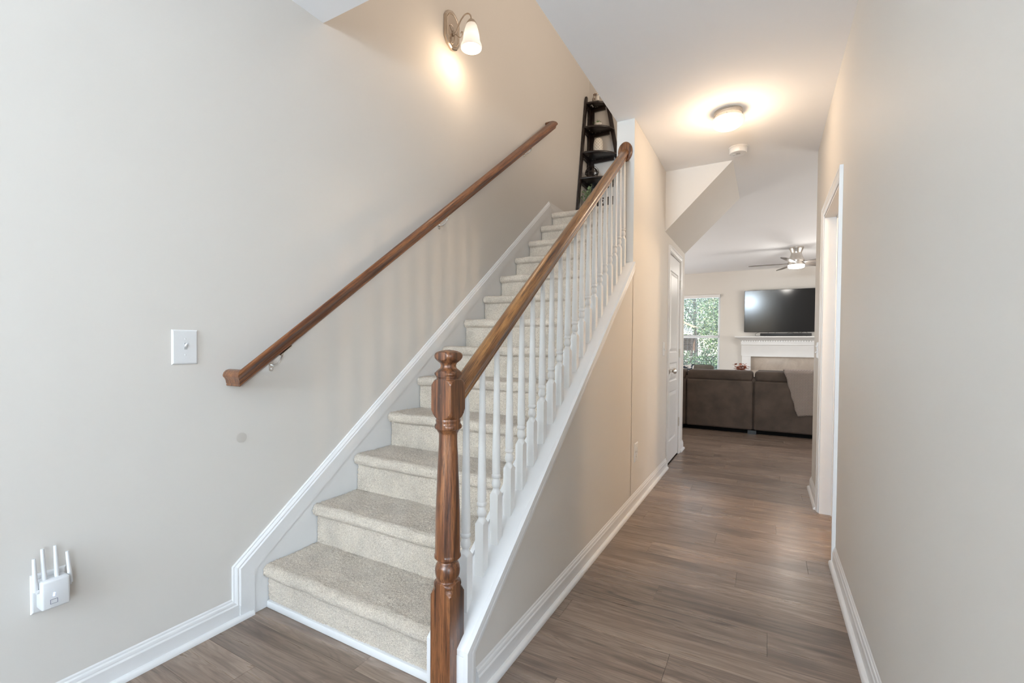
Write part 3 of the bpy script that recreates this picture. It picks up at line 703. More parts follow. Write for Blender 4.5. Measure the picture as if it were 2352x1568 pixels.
fyl = thing('foyer_fill_light', 'added unseen frosted fill light in the entry behind the camera', 'light', (1.1, -3.4, H))
MB().lathe([(0, 0), (.15, 0), (.155, -.03), (.14, -.07), (.09, -.10), (0, -.11)], (0, 0, 0), 2, 32).build('glass_dome', glow('foyer_fill_glass', (1, .93, .84, 1), 4), fyl)
lamp('foyer_fill_lamp', 'POINT', (0, 0, -.35), 8, (1, .93, .86), .15, parent=fyl)  # fixture and lamp added behind the camera as fill for the walls

# ------------------------------------------------------------------ corner ladder shelf on the landing
cs = thing('corner_shelf', 'dark espresso five-tier corner ladder shelf on the stair landing', 'shelf', (.012, 3.653, LZ))
dp = lambda z: .17+(3.98-z)*.181
zl, zh = LZ, 4.055
def lean(along):
    """leaning front stile and upright rear stile of one side frame; along = 'y' (left wall) or 'x' (back wall)"""
    for nm, f0, f1, wd in (('leaning_stile', dp(zl)-.012+(.07 if along == 'x' else 0), dp(zh)-.012+(.07 if along == 'x' else 0), .045), ('rear_stile', .05, .05, .05)):
        a0, a1 = f0, f1; b = MB(); rs = []
        for z, a in ((zl, a0), (zh if nm[0] == 'l' else 4.0, a1)):
            q = [(0, a-wd/2), (.02, a-wd/2), (.02, a+wd/2), (0, a+wd/2)] if nm[0] == 'l' else [(0, .004), (.02, .004), (.02, .062), (0, .062)]
            rs.append([(p[0], -p[1], z-LZ) if along == 'y' else (p[1], -p[0], z-LZ) for p in q])
        b.rings(rs).build(nm, MESPRESSO, cs, bevel=.002)
lean('y'); lean('x')
SHZ = (3.98, 3.68, 3.37, 3.06, 2.62)
for z in SHZ:
    r = dp(z)+.012; rx_ = r+.07; pts = [(.001, -.001)]+[(max(.001, rx_*math.sin(a)), -max(.001, r*math.cos(a))) for a in np.linspace(0, PI/2, 22)]
    tr = MB().prism(pts, 2, z-LZ-.018, z-LZ).build('shelf_board', MESPRESSO, cs, bevel=.0025)
    MB().box(.0, -r+.06, z-LZ-.05, .018, -.02, z-LZ-.018).box(.02, -.018, z-LZ-.05, r+.01, 0, z-LZ-.018).build('apron', MESPRESSO, cs)
    for (ux, uy) in ((.05, -r*.62), (.06, -.07), (.09, -.05), (r*.62, -.05)):
        MB().lathe([(.0055, -.0186), (.004, -.0205), (0, -.021)], (ux, uy, z-LZ), 2, 10).build('screw', MSCREW, tr)
MB().box(.06, -.13, SHZ[0]-LZ-.0195, .072, -.07, SHZ[0]-LZ-.018).build('paper_label', MWHITE, cs, smooth=False)

def owl(name, label, loc, s, m1, m2):
    o = thing(name, label, 'figurine', loc)
    MB().lathe([(0, 0), (.020*s, 0), (.026*s, .012*s), (.029*s, .030*s), (.027*s, .048*s), (.0245*s, .056*s), (.026*s, .066*s), (.025*s, .078*s), (.018*s, .088*s), (0, .090*s)], (0, 0, 0), 2, 24).build('body', m1, o)
    for d in (-1, 1):
        MB().rings([[(d*.012*s-.006*s, -.006*s, .082*s), (d*.012*s+.006*s, -.006*s, .082*s), (d*.012*s+.006*s, .006*s, .082*s), (d*.012*s-.006*s, .006*s, .082*s)], [(d*.019*s, 0, .102*s)]*4], caps=False).build('ear', m1, o)
        MB().lathe([(.0085*s, 0), (.008*s, -.003*s), (.004*s, -.004*s), (0, -.0042*s)], (d*.0095*s, -.0225*s, .069*s), 1, 14).build('eye', m2, o)
        MB().sphere((d*.026*s, 0, .035*s), .02*s, 12, 8, (.35, .7, 1.1)).build('wing', m2, o)
    MB().rings([[(-.003*s, -.024*s, .063*s), (.003*s, -.024*s, .063*s), (.003*s, -.022*s, .066*s), (-.003*s, -.022*s, .066*s)], [(0, -.029*s, .057*s)]*4], caps=False).build('beak', MROSE, o)
MCER = plain('white_ceramic', (.78, .75, .70, 1), .25); MBRN = plain('brown_glaze', (.13, .07, .045, 1), .35, var=.4, scale=60); MGRYC = plain('grey_glaze', (.35, .34, .34, 1), .4, var=.3, scale=60)
def spotted():
    t = NT('spotted_glaze'); v = t.coord(); t.set(Base_Color=t.ramp(t.noise(v, 70, 3), [(.42, (.16, .085, .055, 1)), (.5, (.72, .66, .58, 1))]), Roughness=.35); return t.m
owl('owl_figurine', 'taller brown mottled owl figurine at the back of the top shelf', (.122, 3.545, 3.98), 1.25, spotted(), MBRN)
owl('owl_figurine', 'small white owl figurine at the front of the top shelf', (.160, 3.503, 3.98), .82, MCER, MGRYC)
MLEAF = plain('succulent_green', (.10, .22, .05, 1), .5, var=.4, scale=40); MLEAF2 = plain('eucalyptus_green', (.33, .41, .22, 1), .6, var=.5, scale=50)
sp = thing('succulent_bowl', 'low white bowl of spiky green succulent on the second shelf', 'plant', (.172, 3.49, 3.68))
MB().lathe([(0, 0), (.025, 0), (.04, .010), (.046, .024), (.043, .026), (.036, .016), (0, .014)], (0, 0, 0), 2, 28).build('bowl', MCER, sp)
for k in range(46):
    a = rng.uniform(0, 2*PI); el = rng.uniform(.25, 1.3); L = rng.uniform(.035, .06)*(1.0 if el > .5 else 1.15); d = Vector((math.cos(a)*math.cos(el), math.sin(a)*math.cos(el), math.sin(el))); p0 = Vector((rng.uniform(-.025, .025), rng.uniform(-.025, .025), .018))
    sd_ = d.cross(Vector((0, 0, 1))).normalized()*.0035; mid = p0+d*L*.5; tip = p0+d*L-Vector((0, 0, .006*(1.3-el)))
    MB().add([p0-sd_*.6, p0+sd_*.6, mid+sd_, tip, mid-sd_, mid-Vector((0, 0, .003))], [(0, 1, 2, 5), (5, 2, 3), (0, 5, 4), (5, 3, 4)]).build('leaf', MLEAF, sp)
# trellis vase
va = thing('trellis_vase', 'white vase with brown trellis pattern on the third shelf', 'vase', (.185, 3.46, 3.37))
t = NT('trellis_glaze'); c = t.add('ShaderNodeTexCoord'); sx = t.add('ShaderNodeSeparateXYZ'); t.l(c.outputs['Object'], sx.inputs[0])
an = t.math('ARCTAN2', sx.outputs[1], sx.outputs[0]); zz = t.math('MULTIPLY', sx.outputs[2], 92.0)
d1_ = t.math('ABSOLUTE', t.math('SINE', t.math('ADD', t.math('MULTIPLY', an, 5.0), zz))); d2_ = t.math('ABSOLUTE', t.math('SINE', t.math('SUBTRACT', t.math('MULTIPLY', an, 5.0), zz)))
t.set(Base_Color=t.ramp(t.math('MINIMUM', d1_, d2_), [(.10, (.26, .20, .14, 1)), (.20, (.74, .69, .60, 1))]), Roughness=.4); t.b.inputs['Emission Color'].default_value = (0, 0, 0, 1)
MB().lathe([(0, 0), (.050, 0), (.054, .01), (.055, .06), (.053, .10), (.047, .128), (.038, .145), (.034, .148), (.030, .146), (.028, .135), (0, .13)], (0, 0, 0), 2, 40).build('body', t.m, va)
# orb
ob = thing('metal_orb', 'dark open metal band sphere on the fourth shelf', 'ornament', (.110, 3.46, 3.06+.082))
MORB = plain('dark_iron', (.03, .022, .018, 1), .45, .8)
for k, R_ in enumerate((Matrix.Identity(3), Matrix.Rotation(1.05, 3, 'Z'), Matrix.Rotation(2.1, 3, 'Z'), Matrix.Rotation(PI/2, 3, 'X'), Matrix.Rotation(.8, 3, 'X'))):
    rad = .080-.0025*k; rs = []
    for i in range(48):
        a = 2*PI*i/48; e = Vector((math.cos(a), 0, math.sin(a))); n = Vector((0, 1, 0))
        rs.append([R_ @ (e*(rad+dr)+n*dn) for dr, dn in ((0, -.006), (.002, -.006), (.002, .006), (0, .006))])
    rs.append(rs[0]); MB().rings(rs, True, False).build('band', MORB, ob)
# eucalyptus plant
eu = thing('potted_eucalyptus', 'leafy green eucalyptus sprig in a white pot on the lowest shelf', 'plant', (.095, 3.40, 2.62))
MB().lathe([(0, 0), (.038, 0), (.05, .05), (.054, .12), (.052, .155), (.047, .155), (.044, .13), (0, .128)], (0, 0, 0), 2, 28).build('pot', MCER, eu)
for k in range(20):
    a = rng.uniform(0, 2*PI); sp_ = rng.uniform(.02, .085); hh = rng.uniform(.14, .27)
    pth = [Vector((math.cos(a)*sp_*q**1.3+.012*math.cos(a), math.sin(a)*sp_*q**1.3+.012*math.sin(a), .13+hh*q-.05*q*q*(sp_/.085))) for q in np.linspace(0, 1, 8)]
    MB().tube(pth, .0013, 5).build('stem', MLEAF2, eu)
    for i, p in enumerate(pth[1:]):
        for q in range(2):
            al = rng.uniform(0, 2*PI); d = Vector((math.cos(al), math.sin(al), rng.uniform(-.2, .7))).normalized(); sd_ = d.cross(Vector((0, 0, 1))).normalized()
            Lf = rng.uniform(.022, .036); c_ = p+d*.002
            MB().add([c_, c_+d*Lf*.5+sd_*Lf*.42, c_+d*Lf, c_+d*Lf*.5-sd_*Lf*.42, c_+d*Lf*.5+Vector((0, 0, .003))], [(0, 1, 4), (1, 2, 4), (2, 3, 4), (3, 0, 4)]).build('leaf', MLEAF2, eu)
# box sign
bs = thing('box_sign', 'dark wooden box sign with white lettering standing on the stair landing', 'sign', (.36, 3.16, LZ))
MB().box(-.17, -.018, .003, .22, .02, .270).build('panel', plain('dark_sign_wood', (.02, .012, .010, 1), .5), bs, bevel=.003)
MB().box(-.19, -.022, .003, -.17, .024, .274).box(.22, -.022, .003, .24, .024, .274).build('frame', plain('brown_sign_wood', (.13, .06, .025, 1), .5), bs, bevel=.002)
cu = bpy.data.curves.new('lettering', 'FONT'); cu.body = 'Q.'; cu.size = .058; cu.extrude = .0006; cu.align_x = 'CENTER'; cu.materials.append(MWHITE)
tmp = bpy.data.objects.new('lettering_curve', cu); COL.objects.link(tmp); bpy.context.view_layer.update()
lm = bpy.data.meshes.new_from_object(tmp.evaluated_get(bpy.context.evaluated_depsgraph_get())); bpy.data.objects.remove(tmp)
lm.materials.clear(); lm.materials.append(MWHITE); o = link('lettering', lm, bs); o.location = (-.012, -.0190, .214); o.rotation_euler = (PI/2, 0, 0)

# ------------------------------------------------------------------ living room
def soft(name, x0, y0, z0, x1, y1, z1, mat, parent, bev=.05, seg=4, puff=0):
    b = MB().box(x0, y0, z0, x1, y1, z1); o = b.build(name, mat, parent, bevel=bev, seg=seg)
    if puff:
        c = Vector(((x0+x1)/2, (y0+y1)/2, (z0+z1)/2)); h = Vector(((x1-x0)/2, (y1-y0)/2, (z1-z0)/2))
    return o
so = thing('sectional_sofa', 'dark brown sectional sofa with its back to the hallway', 'sofa', (1.4, 5.5, 0))
def L(x, y): return (x-1.4, y-5.5)
for (a, b_) in ((-.30, .932), (.942, 1.757), (1.767, 2.62), (2.63, 3.3)):
    soft('back_panel', a-1.4, 5.13-5.5, .052, b_-1.4, 5.40-5.5, .698, MSOFA, so, .028)
    soft('back_cushion', a+.004-1.4, 5.14-5.5, .690, b_-.004-1.4, 5.44-5.5, .824, MSOFA, so, .044, 5)
    soft('seat_cushion', a-1.4, 5.40-5.5, .25, b_-1.4, 6.12-5.5, .46, MSOFA, so, .05)
MB().box(-.28-1.4, 5.20-5.5, 0, 3.28-1.4, 6.05-5.5, .055).build('shadow_plinth', plain('under_sofa_shade', (.008, .008, .008, 1), 1.0, spec=0), so)  # matte black block stands in for the shadow under the sofa
MB().box(-.28-1.4, 5.17-5.5, .056, 3.28-1.4, 5.37-5.5, .74).build('back_frame', MSOFA, so, bevel=.01)
soft('seat_base', -.30-1.4, 5.35-5.5, .055, 3.3-1.4, 6.1-5.5, .26, MSOFA, so, .02)
for xx in (.80, 1.70, 2.55): MB().box(xx-1.4, 5.135-5.5, 0, xx+.1-1.4, 5.17-5.5, .05).build('foot', MBLACK, so)
# throw blanket
def knit():
    t = NT('knit_throw'); v = t.coord('Object', (1, 1, 1))
    sx = t.add('ShaderNodeSeparateXYZ'); t.l(v, sx.inputs[0])
    zig = t.math('ABSOLUTE', t.math('SUBTRACT', t.math('FRACT', t.math('MULTIPLY', sx.outputs[0], 34)), .5))
    h = t.math('SINE', t.math('ADD', t.math('MULTIPLY', sx.outputs[2], 330), t.math('MULTIPLY', zig, 9)))
    t.set(Base_Color=t.ramp(t.math('ADD', h, t.math('MULTIPLY', t.noise(v, 5, 3), 1.2)), [(0, (.25, .20, .172, 1)), (.9, (.335, .275, .24, 1))]), Roughness=.95); t.bump(h, .5, .004); return t.m
th = thing('throw_blanket', 'taupe chevron knit throw hanging over the sofa back', 'blanket', (2.3, 5.13, .82))
nu, nv = 26, 44; V = []; F = []
for j in range(nv+1):
    s = j/nv*1.02                      # arclength from front (seat side) over the top and down the back
    for i in range(nu+1):
        u = i/nu; xl = 2.10 if s < .42 else 2.10+(s-.42)*.245; xx = xl+u*(2.62-xl)
        if s < .12: y_, z_ = 5.455, .72+s
        elif s < .42: y_, z_ = 5.455-(s-.12)*1.09, .84+.012*math.sin((s-.12)/.3*PI)
        else: y_, z_ = 5.118, .838-(s-.42)*(.93-.07*u)
        y_ += .006*math.sin(u*14+j*.25)*(1 if s > .42 else .2)-.006*(s > .42)
        V.append((xx-2.3+.004*math.sin(j*.9), y_-5.13, z_-.82))
for j in range(nv):
    for i in range(nu): a = j*(nu+1)+i; F.append((a, a+1, a+nu+2, a+nu+1))
b = MB().add(V, F); o = b.build('cloth', knit(), th); md = o.modifiers.new('thick', 'SOLIDIFY'); md.thickness = .012; md.offset = 0
# cushion, armchair, coffee table with dried leaves
pw = thing('throw_pillow', 'white pillow with navy and grey leaf print on the sofa', 'pillow', (.72, 5.95, .66))
t = NT('leaf_print'); v = t.coord('Object', (1, 1, 1)); n = t.noise(v, 9, 1, .4, 1.2)
t.set(Base_Color=t.ramp(n, [(.40, (.03, .045, .07, 1)), (.43, (.75, .74, .72, 1)), (.56, (.75, .74, .72, 1)), (.60, (.42, .43, .45, 1)), (.66, (.8, .79, .77, 1))]), Roughness=.9)
b = MB(); n_ = 14; V = []; F = []
for sgn in (-1, 1):
    for j in range(n_+1):
        for i in range(n_+1):
            u, w_2 = 2*i/n_-1, 2*j/n_-1; hgt = .075*((1-u**4)*(1-w_2**4))**.6
            V.append((u*.21*(1-.08*(1-w_2*w_2)*abs(u)), sgn*hgt, w_2*.21*(1-.08*(1-u*u)*abs(w_2))))
    base_ = 0 if sgn < 0 else (n_+1)**2
    for j in range(n_):
        for i in range(n_): a = base_+j*(n_+1)+i; F.append((a, a+1, a+n_+2, a+n_+1))
b.add(V, F); b.build('cover', t.m, pw); pw.rotation_euler = (math.radians(-14), 0, math.radians(8))
ac = thing('armchair', 'grey-brown upholstered armchair in front of the living room window', 'armchair', (.86, 7.55, 0))
MCHAIR = plain('grey_brown_fabric', (.105, .092, .075, 1), .9, var=.2, scale=9)
soft('back_cushion', -.19, -.10, .40, .20, .12, .80, MCHAIR, ac, .06, 5); soft('seat_cushion', -.20, .10, .22, .22, .62, .45, MCHAIR, ac, .05); soft('base', -.30, -.12, .06, .32, .66, .24, MCHAIR, ac, .03)
for d in (-.30, .22): soft('arm', d, -.1, .06, d+.1, .65, .60, MCHAIR, ac, .04)
for dx in (-.26, .26):
    for dy in (-.05, .6): MB().lathe([(.022, .065), (.016, 0)], (dx, dy, 0), 2, 12).build('leg', MBLACK, ac)
MTBL = plain('table_walnut', (.12, .065, .035, 1), .4, var=.3, scale=12)
ct = thing('coffee_table', 'dark wooden coffee table behind the sofa', 'table', (1.76, 7.35, 0))
MB().box(-.5, -.28, .40, .5, .28, .44).build('tabletop', MTBL, ct, bevel=.006)
for dx in (-.45, .45):
    for dy in (-.23, .23): MB().box(dx-.025, dy-.025, 0, dx+.025, dy+.025, .40).build('leg', MTBL, ct)
lv = thing('dried_leaf_vase', 'rust red dried leaves in a vase on the coffee table', 'plant', (1.53, 7.35, .441))
lv.scale = (1, 1, 1)
MB().lathe([(0, 0), (.045, 0), (.06, .05), (.05, .12), (.03, .16), (.034, .18), (.028, .178), (.024, .16), (0, .15)], (0, 0, 0), 2, 28).build('vase', MCER, lv)
MRUST = plain('rust_leaf', (.34, .12, .07, 1), .55, var=.4, scale=30)
for k in range(15):
    a = 2*PI*k/15+rng.uniform(-.3, .3); sp_ = rng.uniform(.03, .15); hh = rng.uniform(.14, .23)
    pth = [Vector((math.cos(a)*sp_*q, math.sin(a)*sp_*q, .16+hh*q)) for q in np.linspace(0, 1, 6)]
    MB().tube(pth, .0018, 5).build('stem', MRUST, lv)
    for p in pth[2:]:
        for q in range(2):
            al = rng.uniform(0, 2*PI); d = Vector((math.cos(al), math.sin(al), rng.uniform(-.1, .8))).normalized(); sd_ = d.cross(Vector((.3, .2, 1))).normalized(); Lf = rng.uniform(.045, .07)
            MB().add([p, p+d*Lf*.5+sd_*Lf*.5, p+d*Lf, p+d*Lf*.5-sd_*Lf*.5, p+d*Lf*.5+Vector((0, 0, .006))], [(0, 1, 4), (1, 2, 4), (2, 3, 4), (3, 0, 4)]).build('leaf', MRUST, lv)
# fireplace
fp = thing('fireplace_mantel', 'white fireplace mantel with dentil moulding under the television', 'fireplace', (2.23, 9.08, 0))
hw = .901
MB().box(-hw, -.235, 1.325, hw, 0, 1.352).build('mantel_shelf', MTRIM, fp, bevel=.004)
cr = [(.795, .10), (.80, .115), (.815, .135), (.84, .165), (.865, .20), (.87, .215)]
m = MB(); rs = []
for (hx, dy), z in zip(cr, (1.245, 1.262, 1.28, 1.30, 1.318, 1.326)): rs.append([(-hx, 0, z), (-hx, -dy, z), (hx, -dy, z), (hx, 0, z)])
m.rings(rs).build('crown_moulding', MTRIM, fp)
MB().box(-.79, -.105, 1.215, .79, 0, 1.247).build('dentil_backing', MTRIM, fp)
m = MB(); n = 36
for k in range(n):
    x = -.775+k*(1.55/n); m.box(x, -.120, 1.238, x+.028, -.10, 1.262)
m.build('dentil_blocks', MTRIM, fp, smooth=False, kind='stuff')
MB().box(-.792, -.118, 1.222, .792, 0, 1.238).build('dentil_rail', MTRIM, fp)
m = MB(); m.rings([[(-hx, 0, z), (-hx, -dy, z), (hx, -dy, z), (hx, 0, z)] for hx, dy, z in ((.79, .10, 1.222), (.79, .10, 1.18), (.785, .085, 1.165), (.785, .085, 1.150), (.785, .078, 1.135), (.785, .078, .96), (.768, .078, .955), (.768, .078, .94))]); m.build('frieze', MTRIM, fp)
for s in (-1, 1):
    m = MB().box(min(s*.61, s*.77), -.075, 0, max(s*.61, s*.768), 0, .942).box(min(s*.60, s*.785), -.085, 0, max(s*.60, s*.785), 0, .12)
    m.build('pilaster', MTRIM, fp, bevel=.003)
t = NT('beige_marble'); v = t.coord(); t.set(Base_Color=t.ramp(t.noise(v, 5, 6, .65, 1.0), [(.3, (.37, .305, .25, 1)), (.7, (.48, .41, .345, 1))]), Roughness=.35); 
for (a, b_, c, d) in ((-.61, .61, .66, .94), (-.61, -.46, 0, .66), (.46, .61, 0, .66)): MB().box(a, -.028, c, b_, -.003, d).build('marble_slab', t.m, fp, bevel=.002)
MB().box(-.46, -.03, 0, .46, -.004, .66).build('firebox', MBLACK, fp); MB().box(-.47, -.036, .635, .47, -.026, .662).build('firebox_trim', plain('dark_trim_metal', (.05, .045, .04, 1), .3, 1), fp)
# television
tv = thing('television', 'large black flat television mounted above the mantel', 'television', (2.24, 8.975, 1.857))
t = NT('tv_screen'); t.set(Base_Color=(.005, .005, .006, 1), Roughness=.13); t.b.inputs['Specular IOR Level'].default_value = .45
MB().box(-.75, 0, -.421, .75, .04, .421).build('housing', MBLACK, tv, bevel=.004); MB().box(-.744, -.003, -.412, .744, .001, .416).build('screen', t.m, tv, smooth=False)
MB().box(-.2, .04, -.18, .2, .10, .18).build('wall_mount', MBLACK, tv)
tv.rotation_euler = (math.radians(3.0), 0, 0)
sb = thing('soundbar', 'long black soundbar on the mantel shelf', 'speaker', (2.215, 8.93, 1.352))
MB().box(-.433, -.045, .004, .433, .045, .058).build('body', MBLACK, sb, bevel=.008)
for d in (-.35, .35): MB().lathe([(.015, 0), (.015, .006)], (d, 0, 0), 2, 12).build('foot', MBLACK, sb)
cb = thing('tv_cables', 'thin black cables hanging between television and soundbar', 'cable', (2.2, 8.99, 1.352))
for pts in ([(-.44, 0, .085), (-.50, -.005, .05), (-.50, -.01, .012), (-.44, -.02, .006), (-.40, -.02, .02)], [(-.28, 0, .085), (-.278, 0, .04), (-.278, .0, .006)], [(-.16, 0, .085), (-.155, 0, .04), (-.155, 0, .006)], [(.05, 0, .06), (.10, -.005, .078), (.16, -.005, .06), (.13, 0, .05)], [(.24, 0, .085), (.26, 0, .045), (.30, 0, .085), (.36, 0, .085), (.38, 0, .06), (.36, 0, .02)]):
    MB().tube(smooth_path(pts), .0032, 8).build('cable', MBLACK, cb)
# window with blind
wn = sempty('window_1', 'white double-hung living room window left of the fireplace', 'window')
x0, x1, z0, z1 = .10, 1.035, .60, 2.245
MB().box(x0, 9.13, z0, x0+.045, 9.19, z1).box(x1-.045, 9.13, z0, x1, 9.19, z1).box(x0, 9.13, z0, x1, 9.19, z0+.045).box(x0, 9.13, z1-.045, x1, 9.19, z1).build('window_frame', MTRIM, wn, bevel=.003)
MB().box(x0+.04, 9.12, 1.32, x1-.04, 9.17, 1.374).build('meeting_rail', MTRIM, wn, bevel=.003)
for (a, b_) in ((.645, 1.325), (1.37, 2.20)): MB().box(x0+.045, 9.155, a, x1-.045, 9.159, b_).build('pane', MGLASS, wn, smooth=False)
MB().box(x0-.02, 9.055, z0-.02, x1+.02, 9.16, z0+.003).build('sill', MTRIM, wn, bevel=.004)
bl = thing('window_blind', 'white horizontal blind lowered over the living room window with open slats', 'blind', (.5675, 9.075, 2.242))
MB().box(-.462, -.04, -.066, .462, .02, 0).build('valance', MTRIM, bl, bevel=.004)
sl = None
for k in range(71):
    z = -.085-k*.0218
    if sl is None:
        ys = np.linspace(-.0125, .0125, 5); sl = MB().prism([(q+.022, -.0006*(q/.0125)**2) for q in ys]+[(q+.022, -.0006*(q/.0125)**2+.0005) for q in ys[::-1]], 0, -.44, .44).build('slat', MTRIM, bl); o = sl
    else: o = link('slat', sl.data, bl)
    o.location = (0, 0, z)
for dx in (-.33, 0, .33): MB().tube([(dx, .008, -.07), (dx, .008, -1.63)], .0007, 5).tube([(dx, .036, -.07), (dx, .036, -1.63)], .0007, 5).build('ladder_cord', MWHITE, bl)
MB().box(-.44, .002, -1.64, .44, .046, -1.62).build('bottom_rail', MTRIM, bl, bevel=.003)
# ceiling fan
fn = thing('ceiling_fan', 'brushed nickel hugger ceiling fan with grey wood blades and lit disc', 'fan', (2.285, 6.93, H))
MB().lathe([(0, 0), (.100, 0), (.100, -.022), (.094, -.024), (.088, -.040), (.078, -.070), (.073, -.090), (.076, -.11), (.086, -.14), (.102, -.178), (.113, -.200), (.115, -.215), (.112, -.222), (.112, -.228), (.115, -.230), (.115, -.275), (.110, -.280), (0, -.282)], (0, 0, 0), 2, 48).build('motor_housing', MNICKEL, fn)
MB().lathe([(.113, -.279), (.113, -.305), (.108, -.318), (.09, -.325), (0, -.327)], (0, 0, 0), 2, 40).build('light_disc', glow('fan_light', (1, .98, .95, 1), 9), fn)
lamp('fan_lamp', 'POINT', (0, 0, -.40), 10, (1, .95, .88), .10, parent=fn)
t = NT('grey_blade_wood'); v = t.coord('Object', (2, 30, 1)); t.set(Base_Color=t.ramp(t.noise(v, 1, 4), [(.3, (.09, .075, .065, 1)), (.7, (.21, .185, .165, 1))]), Roughness=.45); MBLADE = t.m
bm_ = None
for k in range(5):
    a = math.radians(109.5+72*k)
    if bm_ is None:
        top_ = []; N = 14
        for q in range(N+1):
            s = q/N; rr = .09+s*.575; hwid = .035+.035*min(1, s*2.2) if s < .9 else .07-(s-.9)*.28
            top_.append((rr, hwid))
        pts = [(r_, h_) for r_, h_ in top_]+[(r_, -h_*.9) for r_, h_ in top_[::-1]]
        bm_ = MB().prism(pts, 2, -.004, .004).build('blade', MBLADE, fn, bevel=.0015); o = bm_
    else: o = link('blade', bm_.data, fn)
    o.matrix_local = Matrix.Translation((0, 0, -.252)) @ Matrix.Rotation(a, 4, 'Z') @ Matrix.Rotation(math.radians(-12), 4, 'X')
# lamp in the small side room
sr = thing('pendant_light', 'warm glass pendant light inside the small side room', 'light', (3.05, 1.93, 2.05))
MB().lathe([(.02, .16), (.06, .14), (.10, .08), (.12, .02), (.118, .018), (.095, .075), (.055, .13), (.0, .15)], (0, 0, 0), 2, 32, caps=False).build('glass_shade', glow('side_room_glass', (1, .85, .62, 1), 2), sr)
MB().tube([(0, 0, .14), (0, 0, .945)], .006, 8).build('cord', MBLACK, sr)
lamp('side_room_lamp', 'POINT', (0, 0, -.02), 34, (1, .70, .42), .07, parent=sr)

# ------------------------------------------------------------------ outside the living room window
MGRASS = plain('lawn', (.07, .13, .03, 1), .9, var=.5, scale=6)
g = MB().box(-12, 9.25, -.55, 14, 40, -.45).build('ground', MGRASS, None, smooth=False); g['kind'] = 'structure'; g['label'] = 'green lawn outside the living room window'; g['category'] = 'lawn'
MBARK = plain('grey_bark', (.11, .085, .065, 1), .9, var=.4, scale=14)
leafmats = [plain('leaf_dark', (.035, .075, .035, 1), .3, var=.6, scale=5), plain('leaf_mid', (.10, .175, .07, 1), .3, var=.5, scale=5), plain('leaf_light', (.30, .36, .17, 1), .3, var=.4, scale=5)]
def tree(name, label, cat, x, y, h, cr_, nleaf, mi, z0=-.45, trunk=.09, low=.25, leaf=.07, grp=None):
    o = thing(name, label, cat, (x, y, z0), grp)
    pth = [Vector((.05*math.sin(k), .05*math.cos(k*1.7), h*k/8)) for k in range(9)]
    m = MB().tube(pth, [trunk*(1-.09*k) for k in range(9)], 10)
    for k in range(7):
        a = k*2.4; zb = h*(.3+.08*k); m.tube([(0, 0, zb), (math.cos(a)*cr_*.4, math.sin(a)*cr_*.4, zb+h*.12), (math.cos(a)*cr_*.8, math.sin(a)*cr_*.8, zb+h*.2)], [trunk*.4, trunk*.25, trunk*.1], 7)
    m.build('trunk', MBARK, o)
    n = int(nleaf*2.4); th_ = rng.uniform(0, 2*PI, n); u = rng.uniform(-1, 1, n); rad = rng.uniform(.25, 1, n)**.5
    cl = rng.integers(0, 60, n); cc = rng.normal(0, 1, (60, 3)); cc /= np.linalg.norm(cc, axis=1)[:, None]; cc *= rng.uniform(.35, .95, (60, 1))
    c = cc[cl]+rng.normal(0, .17, (n, 3)); c /= np.maximum(1, np.linalg.norm(c, axis=1))[:, None]; c *= np.array([cr_, cr_, h*(1-low)/2]); c[:, 2] += h*(low+(1-low)/2)
    d = rng.normal(0, 1, (n, 3)); d /= np.linalg.norm(d, axis=1)[:, None]; e = np.cross(d, rng.normal(0, 1, (n, 3))); e /= np.linalg.norm(e, axis=1)[:, None]
    s = leaf*.62*rng.uniform(.6, 1.3, (n, 1)); P = np.stack([c-d*s, c+e*s*.45, c+d*s, c-e*s*.45], 1).reshape(-1, 3)
    me = bpy.data.meshes.new('foliage'); me.from_pydata(P.tolist(), [], (np.arange(n*4).reshape(-1, 4)).tolist())
    for q in (mi, (mi+1) % 3): me.materials.append(leafmats[q])
    me.polygons.foreach_set('material_index', (rng.random(n) < .35).astype(int)); link('foliage', me, o, kind='stuff')
tree('leafy_tree', 'tall light green tree beyond the right half of the window', 'tree', .97, 15.0, 5.2, 1.2, 5200, 1, low=.12)
tree('leafy_tree', 'tall dark tree behind the wire pen roof', 'tree', -.6, 18.1, 6.5, 1.6, 5200, 0, low=.2)
tree('leafy_tree', 'pale yellow-green tree furthest back in the window', 'tree', .5, 22.4, 6.6, 2.4, 6000, 2, low=.15, leaf=.1)
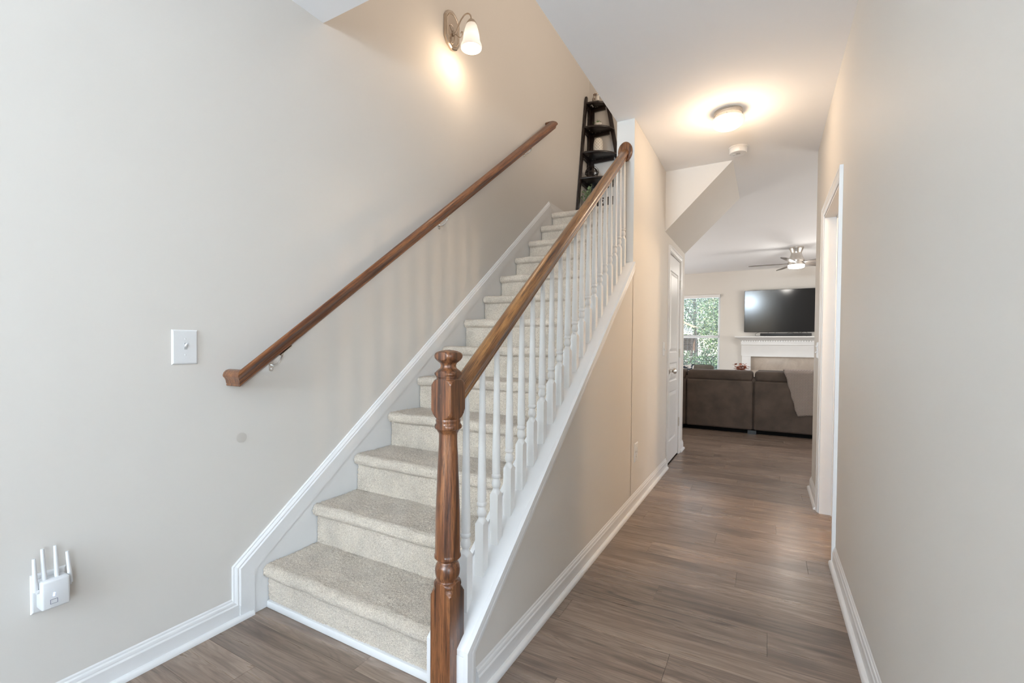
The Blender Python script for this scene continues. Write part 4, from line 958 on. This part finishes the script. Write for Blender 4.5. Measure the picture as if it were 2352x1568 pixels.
tree('bush', 'dense dark green bush low in the window beside the wire pen', 'bush', .45, 12.1, 1.55, .50, 3000, 0, trunk=.03, low=.02, leaf=.055)
tree('bush', 'bright green bush at the right edge of the window', 'bush', 1.40, 12.3, 1.9, .42, 3000, 1, trunk=.03, low=.02, leaf=.055)
tree('leafy_tree', 'green tree at the far left behind the wire pen', 'tree', -2.9, 27.5, 7.5, 2.2, 3500, 1, low=.15, leaf=.09)
tree('bush', 'dark green bush directly behind the wire pen', 'bush', -1.1, 15.5, 2.1, .82, 3600, 0, trunk=.03, low=.02, leaf=.06)
# wire pen with slatted gable
MPEN = plain('dark_pen_timber', (.035, .026, .02, 1), .8, var=.4); MSHING = plain('tan_shingle', (.38, .29, .17, 1), .8, var=.4, scale=20); MSLATW = plain('weathered_slat', (.55, .55, .56, 1), .7, var=.2)
pn = thing('wire_pen', 'dark timber wire pen with slatted gable and shingle roof outside the window', 'pen', (-.75, 13.3, -.45))
def pz(z): return z+.45
for xx in (-.72, .72):
    for yy in (-.3, .5): MB().box(xx-.022, yy-.022, 0, xx+.022, yy+.022, pz(1.47)).build('post', MPEN, pn)
MB().box(-.755, -.335, pz(1.42), .755, -.27, pz(1.47)).build('beam', MPEN, pn)
m = MB()
for s in (-1, 1): m.rings([[(s*.79, yy, pz(1.675)), (0, yy, pz(2.05)), (0, yy, pz(2.09)), (s*.80, yy, pz(1.705))] for yy in (-.45, .65)])
m.build('roof', MSHING, pn, smooth=False)
for k in range(6):
    z = 1.50+k*.05; hx = .72 if z < 1.60 else max(.1, .72-(z-1.60)*1.6); MB().box(-hx, -.31, pz(z), hx, -.29, pz(z)+.026).build('slat', MSLATW, pn)
MB().box(-.70, .50, pz(1.0), .70, .52, pz(1.44)).build('back_board', plain('brown_fence_board', (.16, .095, .06, 1), .8, var=.4, scale=8), pn)
m = MB()
for k in range(15): x = -.68+k*.097; m.box(x-.007, -.305, 0, x+.007, -.293, pz(1.42))
for k in range(11): z = .1+k*.17; m.box(-.7, -.303, z-.006, .7, -.295, z+.006)
m.build('wire_grid', MPEN, pn, smooth=False, kind='stuff')
